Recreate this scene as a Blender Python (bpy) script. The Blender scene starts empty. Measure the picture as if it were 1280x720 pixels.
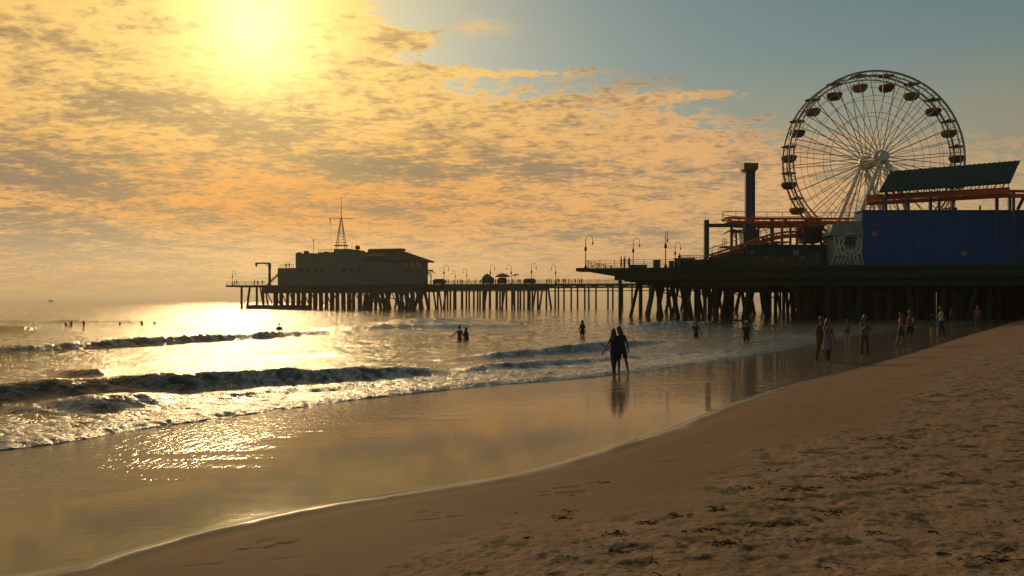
import bpy, bmesh, math, random
import numpy as np
from mathutils import Vector, Matrix
R = math.radians
random.seed(7); rng = np.random.default_rng(11)
sc = bpy.context.scene
COL = sc.collection
EYE = 2.65
F = 1000.0          # focal length in photo pixels (1280 wide)
HY = 375.0          # horizon row
def at(px, py, Y):
    return Vector(((px-640)/F*Y, Y, EYE + (HY-py)/F*Y))
def gnd(px, py, z=0.0):
    Y = (EYE-z)*F/(py-HY)
    return ((px-640)/F*Y, Y)
def lin(c):
    return tuple(((v/255)/12.92 if v/255 <= .04045 else ((v/255+.055)/1.055)**2.4) for v in c)
SUN = Vector((-.32, 1, .345)).normalized()

# ------------------------------------------------------------------ noise
def _hash(ix, iy, seed):
    h = (ix.astype(np.int64)*374761393 + iy.astype(np.int64)*668265263 + seed*2147483647) & 0xFFFFFFFF
    h = ((h ^ (h >> 13))*1274126177) & 0xFFFFFFFF
    h = h ^ (h >> 16)
    return (h & 0xFFFF)/65535.0
def vnoise(x, y, seed=0):
    ix = np.floor(x); iy = np.floor(y); fx = x-ix; fy = y-iy
    fx = fx*fx*fx*(fx*(fx*6-15)+10); fy = fy*fy*fy*(fy*(fy*6-15)+10)
    ix = ix.astype(np.int64); iy = iy.astype(np.int64)
    a = _hash(ix, iy, seed); b = _hash(ix+1, iy, seed); c = _hash(ix, iy+1, seed); d = _hash(ix+1, iy+1, seed)
    return (a*(1-fx)+b*fx)*(1-fy)+(c*(1-fx)+d*fx)*fy
def fbm(x, y, octv=4, seed=0, gain=.5):
    s = 0; a = 1; t = 0
    for i in range(octv):
        ca, sa = math.cos(.6*i+.3), math.sin(.6*i+.3)
        s = s + a*vnoise((x*ca-y*sa)*2**i+17.3*i, (x*sa+y*ca)*2**i+5.1*i, seed+i*31); t += a; a *= gain
    return s/t*2-1
def sstep(a, b, x):
    t = np.clip((x-a)/(b-a), 0, 1); return t*t*(3-2*t)

# ------------------------------------------------------------------ materials
def nn(nt, typ, **kw):
    n = nt.nodes.new(typ)
    for k, v in kw.items(): setattr(n, k, v)
    return n
def mat(name, col, rough=.7, var=.25, scale=3.0, metallic=0.0, spec=.5, bump=0.0, col2=None, stretch=(1, 1, 1), trans=0):
    m = bpy.data.materials.new(name); m.use_nodes = True
    nt = m.node_tree; b = nt.nodes['Principled BSDF']
    tc = nn(nt, 'ShaderNodeTexCoord'); mp = nn(nt, 'ShaderNodeMapping'); mp.inputs['Scale'].default_value = stretch
    nt.links.new(tc.outputs['Object'], mp.inputs['Vector'])
    no = nn(nt, 'ShaderNodeTexNoise'); no.inputs['Scale'].default_value = scale; no.inputs['Detail'].default_value = 6; no.inputs['Roughness'].default_value = .65
    nt.links.new(mp.outputs[0], no.inputs['Vector'])
    cr = nn(nt, 'ShaderNodeValToRGB')
    c1 = tuple(max(0, c*(1-var)) for c in col); c2 = tuple(min(1, c*(1+var)) for c in (col2 or col))
    cr.color_ramp.elements[0].position = .3; cr.color_ramp.elements[1].position = .7
    cr.color_ramp.elements[0].color = (*c1, 1); cr.color_ramp.elements[1].color = (*c2, 1)
    nt.links.new(no.outputs['Fac'], cr.inputs['Fac']); nt.links.new(cr.outputs['Color'], b.inputs['Base Color'])
    b.inputs['Roughness'].default_value = rough; b.inputs['Metallic'].default_value = metallic
    b.inputs['Specular IOR Level'].default_value = spec
    if bump:
        bp = nn(nt, 'ShaderNodeBump'); bp.inputs['Strength'].default_value = bump; bp.inputs['Distance'].default_value = .05
        nt.links.new(no.outputs['Fac'], bp.inputs['Height']); nt.links.new(bp.outputs[0], b.inputs['Normal'])
    return m
M = {}
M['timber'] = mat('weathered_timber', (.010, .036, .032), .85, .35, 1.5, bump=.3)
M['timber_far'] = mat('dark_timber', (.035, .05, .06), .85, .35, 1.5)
M['concrete'] = mat('stained_concrete', (.09, .10, .09), .85, .3, .8)
M['railing'] = mat('railing_paint', (.10, .085, .06), .6)
M['white_steel'] = mat('white_steel', (.75, .75, .72), .45, .12, 2)
M['rim_steel'] = mat('grey_steel', (.36, .33, .29), .5, .15, 2)
M['cable'] = mat('spoke_steel', (.62, .55, .46), .5, .1, 2)
M['yellow'] = mat('yellow_paint', (.20, .135, .015), .55, .15)
M['maroon'] = mat('maroon_paint', (.095, .015, .028), .55, .15)
M['orange_steel'] = mat('orange_red_steel', (.62, .13, .03), .5, .2, 2)
M['brown_steel'] = mat('brown_steel', (.14, .045, .03), .55, .2, 2)
M['blue_steel'] = mat('blue_steel', (.03, .09, .20), .55, .2, 2)
M['purple_steel'] = mat('purple_steel', (.06, .05, .12), .5, .2, 2)
M['green_steel'] = mat('green_steel', (.025, .09, .045), .6, .2, 2)
M['teal_roof'] = mat('teal_roof', (.012, .055, .058), .6, .15, 1.2)
M['blue_wall'] = mat('blue_wall', (.002, .085, .34), .7, .2, .25)
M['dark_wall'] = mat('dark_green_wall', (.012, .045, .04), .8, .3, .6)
M['grey_wall'] = mat('grey_green_wall', (.11, .17, .18), .8, .25, .3)
M['pale_wall'] = mat('pale_grey_wall', (.20, .25, .26), .7, .25, .8)
M['dark_glass'] = mat('dark_glass', (.02, .03, .035), .15, .1)
M['roof'] = mat('dark_roof', (.045, .04, .035), .8, .2)
M['lampmetal'] = mat('lamp_metal', (.05, .035, .03), .5)
M['pale_glass'] = mat('pale_tan_glass', (.35, .3, .22), .3)
M['leaf'] = mat('palm_leaf', (.03, .06, .02), .6)
M['bark'] = mat('palm_bark', (.08, .06, .04), .9)
M['canvas'] = mat('umbrella_canvas', (.05, .055, .09), .8)
M['canvas_y'] = mat('yellow_canvas', (.45, .28, .03), .8)
M['skin'] = mat('skin', (.19, .085, .055), .55, .08, 6)
M['skin_dark'] = mat('tanned_skin', (.16, .075, .045), .55, .08, 6)
M['hair'] = mat('dark_hair', (.025, .014, .01), .5, .3, 20, stretch=(6, 6, 1))
def cloth(name, c): M[name] = mat(name, c, .85, .18, 9, bump=.15)
cloth('black_cloth', (.018, .018, .022)); cloth('navy_cloth', (.02, .03, .06)); cloth('pink_cloth', (.20, .13, .15))
cloth('grey_cloth', (.13, .13, .15)); cloth('white_cloth', (.42, .39, .35)); cloth('brown_cloth', (.10, .06, .035))
cloth('blue_cloth', (.03, .09, .15)); cloth('red_cloth', (.22, .05, .06)); cloth('olive_cloth', (.05, .06, .03))
M['pink_sign'] = mat('pink_sign', (.45, .16, .14), .5, .1)
M['hull'] = mat('boat_hull', (.12, .11, .10), .5)
M['weed'] = mat('seaweed', (.04, .038, .016), .95, .5, 20, col2=(.07, .055, .025), spec=.1)
M['shell'] = mat('shell', (.55, .5, .4), .5, .3, 30)
M['bucket'] = mat('yellow_plastic', (.35, .28, .02), .5, .1)

# ------------------------------------------------------------------ mesh helpers
class MB:
    def __init__(s): s.v = []; s.f = []
    def add(s, vs, fs):
        o = len(s.v); s.v += [tuple(v) for v in vs]; s.f += [tuple(i+o for i in f) for f in fs]; return s
    def box(s, c, size, ax=None, ay=None, az=None):
        c = Vector(c); ax = (ax or Vector((1, 0, 0))).normalized(); ay = (ay or Vector((0, 1, 0))).normalized(); az = (az or Vector((0, 0, 1))).normalized()
        hx, hy, hz = size[0]/2, size[1]/2, size[2]/2
        vs = [c+ax*(x*hx)+ay*(y*hy)+az*(z*hz) for z in (-1, 1) for x, y in ((-1, -1), (1, -1), (1, 1), (-1, 1))]
        return s.add(vs, [(3, 2, 1, 0), (4, 5, 6, 7), (0, 1, 5, 4), (1, 2, 6, 5), (2, 3, 7, 6), (3, 0, 4, 7)])
    def beam(s, a, b, w, h=None, up=Vector((0, 0, 1))):
        a = Vector(a); b = Vector(b); d = (b-a); L = d.length; d.normalize()
        if abs(d.dot(up)) > .99: up = Vector((0, 1, 0))
        y = up.cross(d).normalized(); z = d.cross(y).normalized()
        return s.box((a+b)/2, (L, w, h or w), d, y, z)
    def tube(s, pts, r, n=8, cap=True):
        pts = [Vector(p) for p in pts]; rs = r if isinstance(r, (list, tuple)) else [r]*len(pts)
        vs = []; up = None
        for i, p in enumerate(pts):
            d = (pts[min(i+1, len(pts)-1)]-pts[max(i-1, 0)]).normalized()
            if up is None:
                up = Vector((0, 0, 1)) if abs(d.z) < .9 else Vector((0, 1, 0))
            x = d.cross(up).normalized(); y = x.cross(d).normalized(); up = y
            for k in range(n):
                a = 2*math.pi*k/n; vs.append(p+(x*math.cos(a)+y*math.sin(a))*rs[i])
        fs = []
        for i in range(len(pts)-1):
            for k in range(n):
                a = i*n+k; b = i*n+(k+1) % n; fs.append((a, b, b+n, a+n))
        if cap: fs.append(tuple(range(n-1, -1, -1))); fs.append(tuple((len(pts)-1)*n+k for k in range(n)))
        return s.add(vs, fs)
    def ell(s, c, r, n=12, m=8, rot=None):
        c = Vector(c); vs = []; fs = []
        for i in range(m+1):
            ph = math.pi*i/m
            for k in range(n):
                a = 2*math.pi*k/n; v = Vector((r[0]*math.sin(ph)*math.cos(a), r[1]*math.sin(ph)*math.sin(a), r[2]*math.cos(ph)))
                if rot: v = rot @ v
                vs.append(c+v)
        for i in range(m):
            for k in range(n):
                a = i*n+k; b = i*n+(k+1) % n; fs.append((a, a+n, b+n, b))
        return s.add(vs, fs)
    def cap(s, a, b, ra, rb, n=10):
        a = Vector(a); b = Vector(b); d = (b-a); L = max(d.length, 1e-5); d.normalize()
        up = Vector((0, 1, 0)) if abs(d.y) < .9 else Vector((1, 0, 0))
        x = d.cross(up).normalized(); y = x.cross(d)
        rings = [(-ra, .05*ra), (-ra*.8, ra*.6), (-ra*.45, ra*.89), (0, ra), (L*.5, (ra+rb)/2), (L, rb), (L+rb*.45, rb*.89), (L+rb*.8, rb*.6), (L+rb, .05*rb)]
        vs = []; fs = []
        for t, r in rings:
            for k in range(n):
                an = 2*math.pi*k/n; vs.append(a+d*t+(x*math.cos(an)+y*math.sin(an))*r)
        for i in range(len(rings)-1):
            for k in range(n):
                p = i*n+k; q = i*n+(k+1) % n; fs.append((p, q, q+n, p+n))
        fs.append(tuple(range(n-1, -1, -1))); fs.append(tuple((len(rings)-1)*n+k for k in range(n)))
        return s.add(vs, fs)
    def lathe(s, c, prof, n=16):
        c = Vector(c); vs = []; fs = []
        for r, z in prof:
            for k in range(n):
                a = 2*math.pi*k/n; vs.append(c+Vector((r*math.cos(a), r*math.sin(a), z)))
        for i in range(len(prof)-1):
            for k in range(n):
                a = i*n+k; b = i*n+(k+1) % n; fs.append((a, b, b+n, a+n))
        fs.append(tuple(range(n-1, -1, -1))); fs.append(tuple((len(prof)-1)*n+k for k in range(n)))
        return s.add(vs, fs)
    def build(s, name, m, parent=None, smooth=False, bevel=0):
        me = bpy.data.meshes.new(name); me.from_pydata(s.v, [], s.f); me.validate(); me.update()
        bm = bmesh.new(); bm.from_mesh(me); bmesh.ops.recalc_face_normals(bm, faces=bm.faces)
        if bevel:
            bmesh.ops.bevel(bm, geom=list(bm.edges), offset=bevel, segments=1, affect='EDGES', clamp_overlap=True)
        bm.to_mesh(me); bm.free()
        if smooth:
            for p in me.polygons: p.use_smooth = True
        me.materials.append(M[m] if isinstance(m, str) else m)
        o = bpy.data.objects.new(name, me); COL.objects.link(o)
        if parent:
            o.parent = parent
            L = parent; off = Vector((0, 0, 0))
        return o
def tag(o, label=None, cat=None, group=None, kind=None):
    if label: o['label'] = label
    if cat: o['category'] = cat
    if group: o['group'] = group
    if kind: o['kind'] = kind
    return o
def empty(name, loc=(0, 0, 0), rz=0):
    o = bpy.data.objects.new(name, None); o.empty_display_size = .3
    o.location = loc; o.rotation_euler = (0, 0, rz); COL.objects.link(o); return o
def kids(o): return [c for c in bpy.data.objects if c.parent == o]
def copy_tree(o, loc=None, rz=None, scale=None, parent=None):
    c = o.copy(); COL.objects.link(c)
    if parent is not None: c.parent = parent
    if loc is not None: c.location = loc
    if rz is not None: c.rotation_euler = (0, 0, rz)
    if scale is not None: c.scale = (scale,)*3
    for ch in kids(o): copy_tree(ch, parent=c)
    return c

# ------------------------------------------------------------------ camera
cam = bpy.data.cameras.new('camera'); co = bpy.data.objects.new('camera', cam); COL.objects.link(co)
co.location = (0, 0, EYE); co.rotation_euler = (R(90), 0, 0)
cam.sensor_width = 36; cam.lens = 36*F/1280; cam.shift_y = (HY-360)/1280
cam.clip_start = .1; cam.clip_end = 60000
sc.camera = co

# ------------------------------------------------------------------ world
w = bpy.data.worlds.new('World'); sc.world = w; w.use_nodes = True
nt = w.node_tree; nt.nodes.clear()
LK = nt.links.new
def sock(n, v, i):
    if isinstance(v, (int, float)): n.inputs[i].default_value = v
    else: LK(v, n.inputs[i])
def ma(op, a, b=0.0, c=None):
    n = nn(nt, 'ShaderNodeMath', operation=op); sock(n, a, 0); sock(n, b, 1)
    if c is not None: sock(n, c, 2)
    return n.outputs[0]
def mix(f, a, b, mode='MIX'):
    n = nn(nt, 'ShaderNodeMix', data_type='RGBA', blend_type=mode)
    sock(n, f, 0)
    for v, i in ((a, 6), (b, 7)):
        if isinstance(v, tuple): n.inputs[i].default_value = (*v, 1)
        else: LK(v, n.inputs[i])
    return n.outputs[2]
def mr(x, a, b, c=0.0, d=1.0, smooth=True):
    n = nn(nt, 'ShaderNodeMapRange'); n.interpolation_type = 'SMOOTHSTEP' if smooth else 'LINEAR'
    sock(n, x, 0); n.inputs[1].default_value = a; n.inputs[2].default_value = b; n.inputs[3].default_value = c; n.inputs[4].default_value = d
    return n.outputs[0]
def ramp(x, stops, interp='LINEAR'):
    n = nn(nt, 'ShaderNodeValToRGB'); cr = n.color_ramp; cr.interpolation = interp
    while len(cr.elements) < len(stops): cr.elements.new(.5)
    for e, (p, c) in zip(cr.elements, stops): e.position = p; e.color = (*c, 1) if len(c) == 3 else c
    sock(n, x, 0); return n.outputs[0]
def noise(vec, scale, detail=5, rough=.55, dist=0):
    n = nn(nt, 'ShaderNodeTexNoise'); LK(vec, n.inputs['Vector']); n.inputs['Scale'].default_value = scale
    n.inputs['Detail'].default_value = detail; n.inputs['Roughness'].default_value = rough; n.inputs['Distortion'].default_value = dist
    return n.outputs['Fac']
tc = nn(nt, 'ShaderNodeTexCoord'); gen = tc.outputs['Generated']
sx = nn(nt, 'ShaderNodeSeparateXYZ'); LK(gen, sx.inputs[0]); X, Y, Z = sx.outputs
hor = ma('SQRT', ma('ADD', ma('MULTIPLY', X, X), ma('MULTIPLY', Y, Y)))
e = ma('DIVIDE', Z, ma('MAXIMUM', hor, .001))           # tan(elevation)
az = ma('ARCTAN2', X, Y)
dt = nn(nt, 'ShaderNodeVectorMath', operation='DOT_PRODUCT'); LK(gen, dt.inputs[0]); dt.inputs[1].default_value = SUN
th = ma('ARCCOSINE', ma('MINIMUM', dt.outputs['Value'], .99999))
def gau(x, s): return ma('EXPONENT', ma('MULTIPLY', ma('POWER', ma('DIVIDE', x, s), 2), -1))
zz = ma('ADD', ma('MAXIMUM', Z, 0), .11)
cb = nn(nt, 'ShaderNodeCombineXYZ'); LK(ma('DIVIDE', X, zz), cb.inputs[0]); LK(ma('DIVIDE', Y, zz), cb.inputs[1]); P = cb.outputs[0]
mp = nn(nt, 'ShaderNodeMapping'); LK(P, mp.inputs['Vector']); mp.inputs['Rotation'].default_value = (0, 0, .25); mp.inputs['Scale'].default_value = (.9, 1.1, 1)
nf0 = noise(mp.outputs[0], 24.0, 5, .6, .35); nf1 = noise(mp.outputs[0], 7.5, 6, .6, .3)
nf = ma('ADD', ma('MULTIPLY', nf0, .45), ma('MULTIPLY', nf1, .55))      # ripples
nb = noise(P, 2.2, 5, .5, .3)                   # patches
nl = noise(P, .55, 3, .5)                       # large banks
def blob(px, py, sxp, syp, amp):
    a0 = math.atan((px-640)/F); e0 = (HY-py)/F*math.cos(a0)
    return ma('MULTIPLY', ma('MULTIPLY', gau(ma('ADD', az, -a0), sxp/F), gau(ma('ADD', e, -e0), syp/F)), amp)
# sky texture (clear part)
sky = nn(nt, 'ShaderNodeTexSky'); sky.sky_type = 'NISHITA'; sky.sun_disc = False
sky.sun_elevation = math.asin(SUN.z); sky.sun_rotation = math.atan2(SUN.x, SUN.y)
sky.dust_density = 3; sky.air_density = 1
eclamp = ma('MAXIMUM', e, 0)
clear = ramp(ma('MULTIPLY', eclamp, 1.25), [(0, lin((196, 150, 104))), (.06, lin((194, 152, 106))), (.14, lin((178, 152, 108))), (.27, lin((146, 146, 118))), (.36, lin((112, 134, 128))), (.5, lin((94, 121, 122))), (1, lin((84, 94, 88)))])
nish = mix(1.0, sky.outputs[0], (.05, .055, .06), 'MULTIPLY')
clear = mix(.22, clear, nish)
clear = mix(ma('MULTIPLY', gau(th, .20), .8), clear, lin((206, 188, 130)))
# clouds
g1 = gau(th, .36); g2 = gau(th, .62)
bright = mix(g1, mix(g2, lin((212, 172, 122)), lin((232, 168, 106))), lin((254, 214, 124)))
# orange band low left of the pier head
band = ma('MULTIPLY', gau(ma('ADD', e, -.12), .085), gau(ma('ADD', az, .26), .33))
bright = mix(ma('MULTIPLY', band, .75), bright, lin((232, 148, 78)))
shade = mix(g1, mix(g2, lin((150, 138, 116)), lin((138, 120, 102))), lin((176, 144, 98)))
dark = 0.0
for b in ((60, 212, 110, 28, .55), (60, 300, 170, 30, .42), (150, 125, 90, 20, .4), (340, 160, 110, 26, .34), (470, 205, 130, 24, .42),
          (620, 215, 130, 18, .26), (240, 265, 60, 14, .2), (450, 262, 110, 12, .22), (40, 45, 60, 10, .3), (870, 210, 100, 14, .25), (760, 290, 200, 16, .2), (180, 350, 220, 14, .25)):
    dark = ma('ADD', dark, blob(*b))
sh = ma('ADD', ma('ADD', ma('MULTIPLY', ma('ADD', nf, -.5), 3.1), ma('MULTIPLY', ma('ADD', nb, -.5), 1.2)), dark)
shm = mr(sh, -.20, .54)
shade = mix(mr(dark, .1, .6), shade, mix(g1, lin((126, 118, 106)), lin((158, 134, 98))))
cloud = mix(shm, bright, shade)
# cloud cover: banks end along a line, clear above it on the right
Lr = ramp(ma('MULTIPLY_ADD', az, .5, .5), [(0, (1, 1, 1)), (.36, (.9,)*3), (.40, (.42,)*3), (.435, (.30,)*3), (.50, (.270,)*3), (.58, (.258,)*3), (.66, (.20,)*3), (.78, (.17,)*3), (1, (.16,)*3)])
edge = ma('ADD', ma('SUBTRACT', Lr, e), ma('MULTIPLY', ma('ADD', nf, -.5), .30))
edge = ma('ADD', edge, ma('ADD', ma('ADD', blob(495, 46, 60, 12, .085), blob(620, 92, 110, 7, .05)), blob(880, 118, 90, 8, .04)))
edge = ma('ADD', edge, ma('MULTIPLY', ma('ADD', nb, -.5), .09))
cov = mr(edge, -.012, .022)
thin = mr(az, .34, .52, 1.0, .62)
thinpatch = ma('MAXIMUM', thin, mr(nb, .5, .62, 0, .8))
cov = ma('MULTIPLY', cov, thinpatch)
lowfade = mr(e, .02, .11, .45, 1.0)
cov = ma('MULTIPLY', cov, lowfade)
col = mix(cov, clear, cloud)
# stray small cloud near the gap
stray = ma('MULTIPLY', blob(597, 34, 34, 12, 1.0), mr(nf, .42, .56))
col = mix(ma('MULTIPLY', stray, .9), col, lin((222, 190, 130)))
# dim the sky away from the sun
away = mr(dt.outputs['Value'], -.3, .85, .44, 1.0)
col = mix(1.0, col, mix(away, (0, 0, 0), (1, 1, 1)), 'MULTIPLY')
col = mix(1.0, col, mix(mr(dt.outputs['Value'], -.3, .7), (.62, 1.02, 1.35), (1, 1, 1)), 'MULTIPLY')
def addc(c, f, rgb):
    return mix(f, c, tuple(rgb), 'ADD')
col = addc(col, ma('MULTIPLY', gau(th, .062), 1.0), (.9, .75, .32))
col = addc(col, ma('MULTIPLY', gau(th, .15), 1.0), (.30, .23, .09))
col = addc(col, ma('MULTIPLY', gau(th, .36), 1.0), (.07, .035, .0))
bg = nn(nt, 'ShaderNodeBackground'); bg.inputs['Strength'].default_value = .1
LK(mix(1.0, col, (10, 10, 10), 'MULTIPLY'), bg.inputs['Color'])
for n in nt.nodes:
    if n.type == 'MIX': n.clamp_result = False
ow = nn(nt, 'ShaderNodeOutputWorld'); LK(bg.outputs[0], ow.inputs[0])
w.cycles.sampling_method = 'MANUAL'; w.cycles.sample_map_resolution = 1024

sl = bpy.data.lights.new('sun', 'SUN'); sl.energy = 1.5; sl.angle = R(7.0); sl.color = (1, .67, .32)
so = bpy.data.objects.new('sun', sl); COL.objects.link(so)
so.rotation_euler = SUN.to_track_quat('Z', 'Y').to_euler(); so.location = (-20, 60, 60)

# ------------------------------------------------------------------ ground
edge_px = [(70, 720), (200, 681), (300, 656), (400, 634), (490, 620), (580, 607), (640, 597), (700, 582), (750, 567), (800, 551), (840, 538), (880, 522), (920, 505), (960, 489), (1000, 478), (1050, 466), (1100, 452), (1150, 438), (1200, 422), (1240, 411)]
EDGE = [(-60, -40), (-30, -14), (-12, 1.5), (-7, 5.6)] + [gnd(x, y, .20) for x, y in edge_px] + [(56, 90), (75, 116), (110, 165), (200, 290), (900, 1250)]
sw_px = [(0, 562), (80, 552), (140, 541), (200, 532), (260, 524), (330, 514), (400, 505), (450, 498), (500, 493), (600, 482), (680, 476), (760, 469), (850, 457), (900, 449), (960, 441), (1000, 433), (1040, 425), (1090, 416), (1140, 410), (1240, 402)]
SWASH = [(-80, -44), (-42, -14), (-20, 5.5)] + [gnd(x, y, .02) for x, y in sw_px] + [(90, 142), (130, 196), (210, 305), (900, 1265)]
def smooth_poly(P, it=2):
    P = [np.array(p, float) for p in P]
    for _ in range(it):
        Q = [P[0]]
        for a, b in zip(P[:-1], P[1:]): Q += [a*.75+b*.25, a*.25+b*.75]
        Q.append(P[-1]); P = Q
    return np.array(P)
EDGE = smooth_poly(EDGE, 1); SWASH = smooth_poly(SWASH, 1)
def sdist(poly, x, y):
    """signed distance, positive to the right-hand (inland) side of the polyline"""
    shp = x.shape; x = x.ravel().astype(np.float64); y = y.ravel().astype(np.float64)
    best = np.full(x.shape, 1e18); sg = np.ones(x.shape)
    for (ax, ay), (bx, by) in zip(poly[:-1], poly[1:]):
        dx, dy = bx-ax, by-ay; L2 = dx*dx+dy*dy
        t = np.clip(((x-ax)*dx+(y-ay)*dy)/L2, 0, 1)
        ex = x-ax-t*dx; ey = y-ay-t*dy; d = ex*ex+ey*ey
        m = d < best
        best[m] = d[m]; sg[m] = np.sign(-(dx*ey-dy*ex))[m]
    return (np.sqrt(best)*sg).reshape(shp)
def grid_mesh(name, ks, ys, hf, attrs):
    K, YY = np.meshgrid(ks, ys); XX = K*np.sqrt(YY*YY+4)
    z, at_ = hf(XX, YY)
    n, m = K.shape
    co_ = np.stack([XX, YY, z], -1).reshape(-1, 3).astype(np.float32)
    idx = np.arange(n*m).reshape(n, m)
    q = np.stack([idx[:-1, :-1], idx[:-1, 1:], idx[1:, 1:], idx[1:, :-1]], -1).reshape(-1, 4)
    me = bpy.data.meshes.new(name)
    me.vertices.add(len(co_)); me.vertices.foreach_set('co', co_.ravel())
    me.loops.add(q.size); me.loops.foreach_set('vertex_index', q.ravel().astype(np.int32))
    me.polygons.add(len(q)); me.polygons.foreach_set('loop_start', np.arange(0, q.size, 4, dtype=np.int32))
    me.polygons.foreach_set('loop_total', np.full(len(q), 4, dtype=np.int32))
    me.update(calc_edges=True); me.validate()
    me.polygons.foreach_set('use_smooth', np.ones(len(me.polygons), dtype=bool))
    for a in attrs:
        la = me.attributes.new(a, 'FLOAT', 'POINT'); la.data.foreach_set('value', at_[a].ravel().astype(np.float32))
    o = bpy.data.objects.new(name, me); COL.objects.link(o); return o
ks_in = np.arange(-.80, .80, .0016)
ks = np.concatenate([-np.array([14, 9, 6, 4, 3, 2.3, 1.8, 1.5, 1.3, 1.15, 1.03, .95, .88, .84]), ks_in, np.array([.82, .86, .92, 1.0, 1.1, 1.25, 1.45, 1.7, 2.1, 2.7, 3.6, 5, 8, 14])])

# footprints and scuffs in the trodden sand
def dents_field(XX, YY, pts):
    z = np.zeros_like(XX)
    return z
fp = []
def sand_h(XX, YY):
    s = sdist(EDGE, XX, YY); r = -sdist(SWASH, XX, YY)
    sl_ = .105*s
    up = np.where(s > 0, 1.25*(1-np.exp(-np.maximum(sl_, 0)/1.25)), 0)
    z = .02 + .030*7*np.tanh(np.maximum(-r, 0)/7) + up*sstep(0, .6, s) - .055*np.log1p(np.exp(np.clip((r+.4)*3, -30, 30)))/3*1.0
    z = np.maximum(z, -2.5)
    z += .018*np.exp(-(s/.10)**2)*sstep(35, 20, YY)
    # gentle undulation
    z += .02*fbm(XX*.35, YY*.35, 3, 5)*sstep(.5, 4, s)
    jag = fbm(XX*.5, YY*.5, 4, 9)
    dry = sstep(2.2, 3.6, s+jag*1.3)
    near = sstep(60, 25, YY)
    lump = fbm(XX*1.9, YY*1.9, 4, 21, .55)
    pits = sstep(.08, .5, fbm(XX*2.6, YY*2.6, 3, 41))
    pits2 = sstep(.1, .5, fbm(XX*4.6+9, YY*4.6, 3, 43))
    z += dry*near*(.018*lump - .020*pits - .012*pits2 + .005*fbm(XX*11, YY*11, 2, 51))
    # single scuffs on the damp slope
    sc_ = sstep(.68, .85, vnoise(XX*1.3, YY*2.1, 71))*sstep(.6, .85, vnoise(XX*5, YY*8, 73))
    z -= .014*sc_*sstep(.5, 1.0, s)*(1-dry)*near
    z += .002*fbm(XX*6, YY*6, 2, 61)*sstep(.2, 1, s)
    wet = 1-sstep(-.03, .10, s+.07*fbm(XX*.9, YY*.9, 2, 80)+.03*fbm(XX*4, YY*4, 2, 81))
    damp = 1-sstep(.3, 3.5, s+jag)
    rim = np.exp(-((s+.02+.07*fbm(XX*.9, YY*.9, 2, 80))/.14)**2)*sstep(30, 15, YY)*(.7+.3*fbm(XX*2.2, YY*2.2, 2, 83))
    spk = sstep(5.2, 3.0, -r+1.2*fbm(XX*.6, YY*2.5, 3, 91))*.9*sstep(30, 22, YY)+.03; calm = sstep(24, 15, YY)
    return z, dict(sparkle=spk, calm=calm, wet=wet, dry=dry*near, damp=damp, rim=rim, pit=np.maximum(pits*dry, sc_*(1-dry)*sstep(.5, 1, s)))
yy_img = HY + np.concatenate([np.arange(1.2, 30, .6), np.arange(30, 560, .75)])
ysn = (2.05*F/(yy_img-HY))[::-1]
ysn = ysn[ysn < 900]
ys = np.concatenate([np.array([-400, -150, -60, -25, -10, -4, -1, 1, 2.2, 3.0]), ysn[ysn > 3.3], np.array([1200, 2500])])
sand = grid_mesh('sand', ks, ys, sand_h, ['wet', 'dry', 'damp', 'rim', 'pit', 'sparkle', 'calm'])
tag(sand, kind='structure')
m = bpy.data.materials.new('sand'); m.use_nodes = True; nt2 = m.node_tree; b = nt2.nodes['Principled BSDF']
def N(typ, **kw): return nn(nt2, typ, **kw)
def L2(a, b_): nt2.links.new(a, b_)
def m2(op, a, b_=0.0, c=None):
    n = N('ShaderNodeMath', operation=op)
    for v, i in ((a, 0), (b_, 1), (c, 2)):
        if v is None: continue
        if isinstance(v, (int, float)): n.inputs[i].default_value = v
        else: L2(v, n.inputs[i])
    return n.outputs[0]
def mx(f, a, b_, mode='MIX'):
    n = N('ShaderNodeMix', data_type='RGBA', blend_type=mode)
    if isinstance(f, (int, float)): n.inputs[0].default_value = f
    else: L2(f, n.inputs[0])
    for v, i in ((a, 6), (b_, 7)):
        if isinstance(v, tuple): n.inputs[i].default_value = (*v, 1)
        else: L2(v, n.inputs[i])
    return n.outputs[2]
def attr(name):
    n = N('ShaderNodeAttribute'); n.attribute_name = name; return n.outputs['Fac']
def tex(scale, detail=5, rough=.6, stretch=(1, 1, 1), dist=0):
    g = N('ShaderNodeNewGeometry'); mp_ = N('ShaderNodeMapping'); mp_.inputs['Scale'].default_value = stretch; L2(g.outputs['Position'], mp_.inputs['Vector'])
    n = N('ShaderNodeTexNoise'); n.inputs['Scale'].default_value = scale; n.inputs['Detail'].default_value = detail; n.inputs['Roughness'].default_value = rough; n.inputs['Distortion'].default_value = dist
    L2(mp_.outputs[0], n.inputs['Vector']); return n.outputs['Fac']
def mrg(x, a, b_, c=0., d=1.):
    n = N('ShaderNodeMapRange'); n.interpolation_type = 'SMOOTHSTEP'; L2(x, n.inputs[0])
    for i, v in enumerate((a, b_, c, d)): n.inputs[i+1].default_value = v
    return n.outputs[0]
wet, dry, damp, rim, pit = [attr(a) for a in ('wet', 'dry', 'damp', 'rim', 'pit')]
c_dry = mx(mrg(tex(1.4, 6), .35, .65), (.30, .205, .14), (.37, .26, .18))
c_dry = mx(mrg(tex(40, 3), .3, .75, 0, .5), c_dry, (.20, .14, .095))
c_damp = mx(mrg(tex(.8, 5), .35, .65), (.25, .165, .105), (.28, .185, .12))
c_damp = mx(mrg(tex(160, 2), .35, .7, 0, .35), c_damp, (.16, .105, .065))
c = mx(dry, c_damp, c_dry)
deb = m2('MULTIPLY', mrg(tex(2.8, 6, .74), .51, .60), m2('MULTIPLY', dry, .9))
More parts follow.
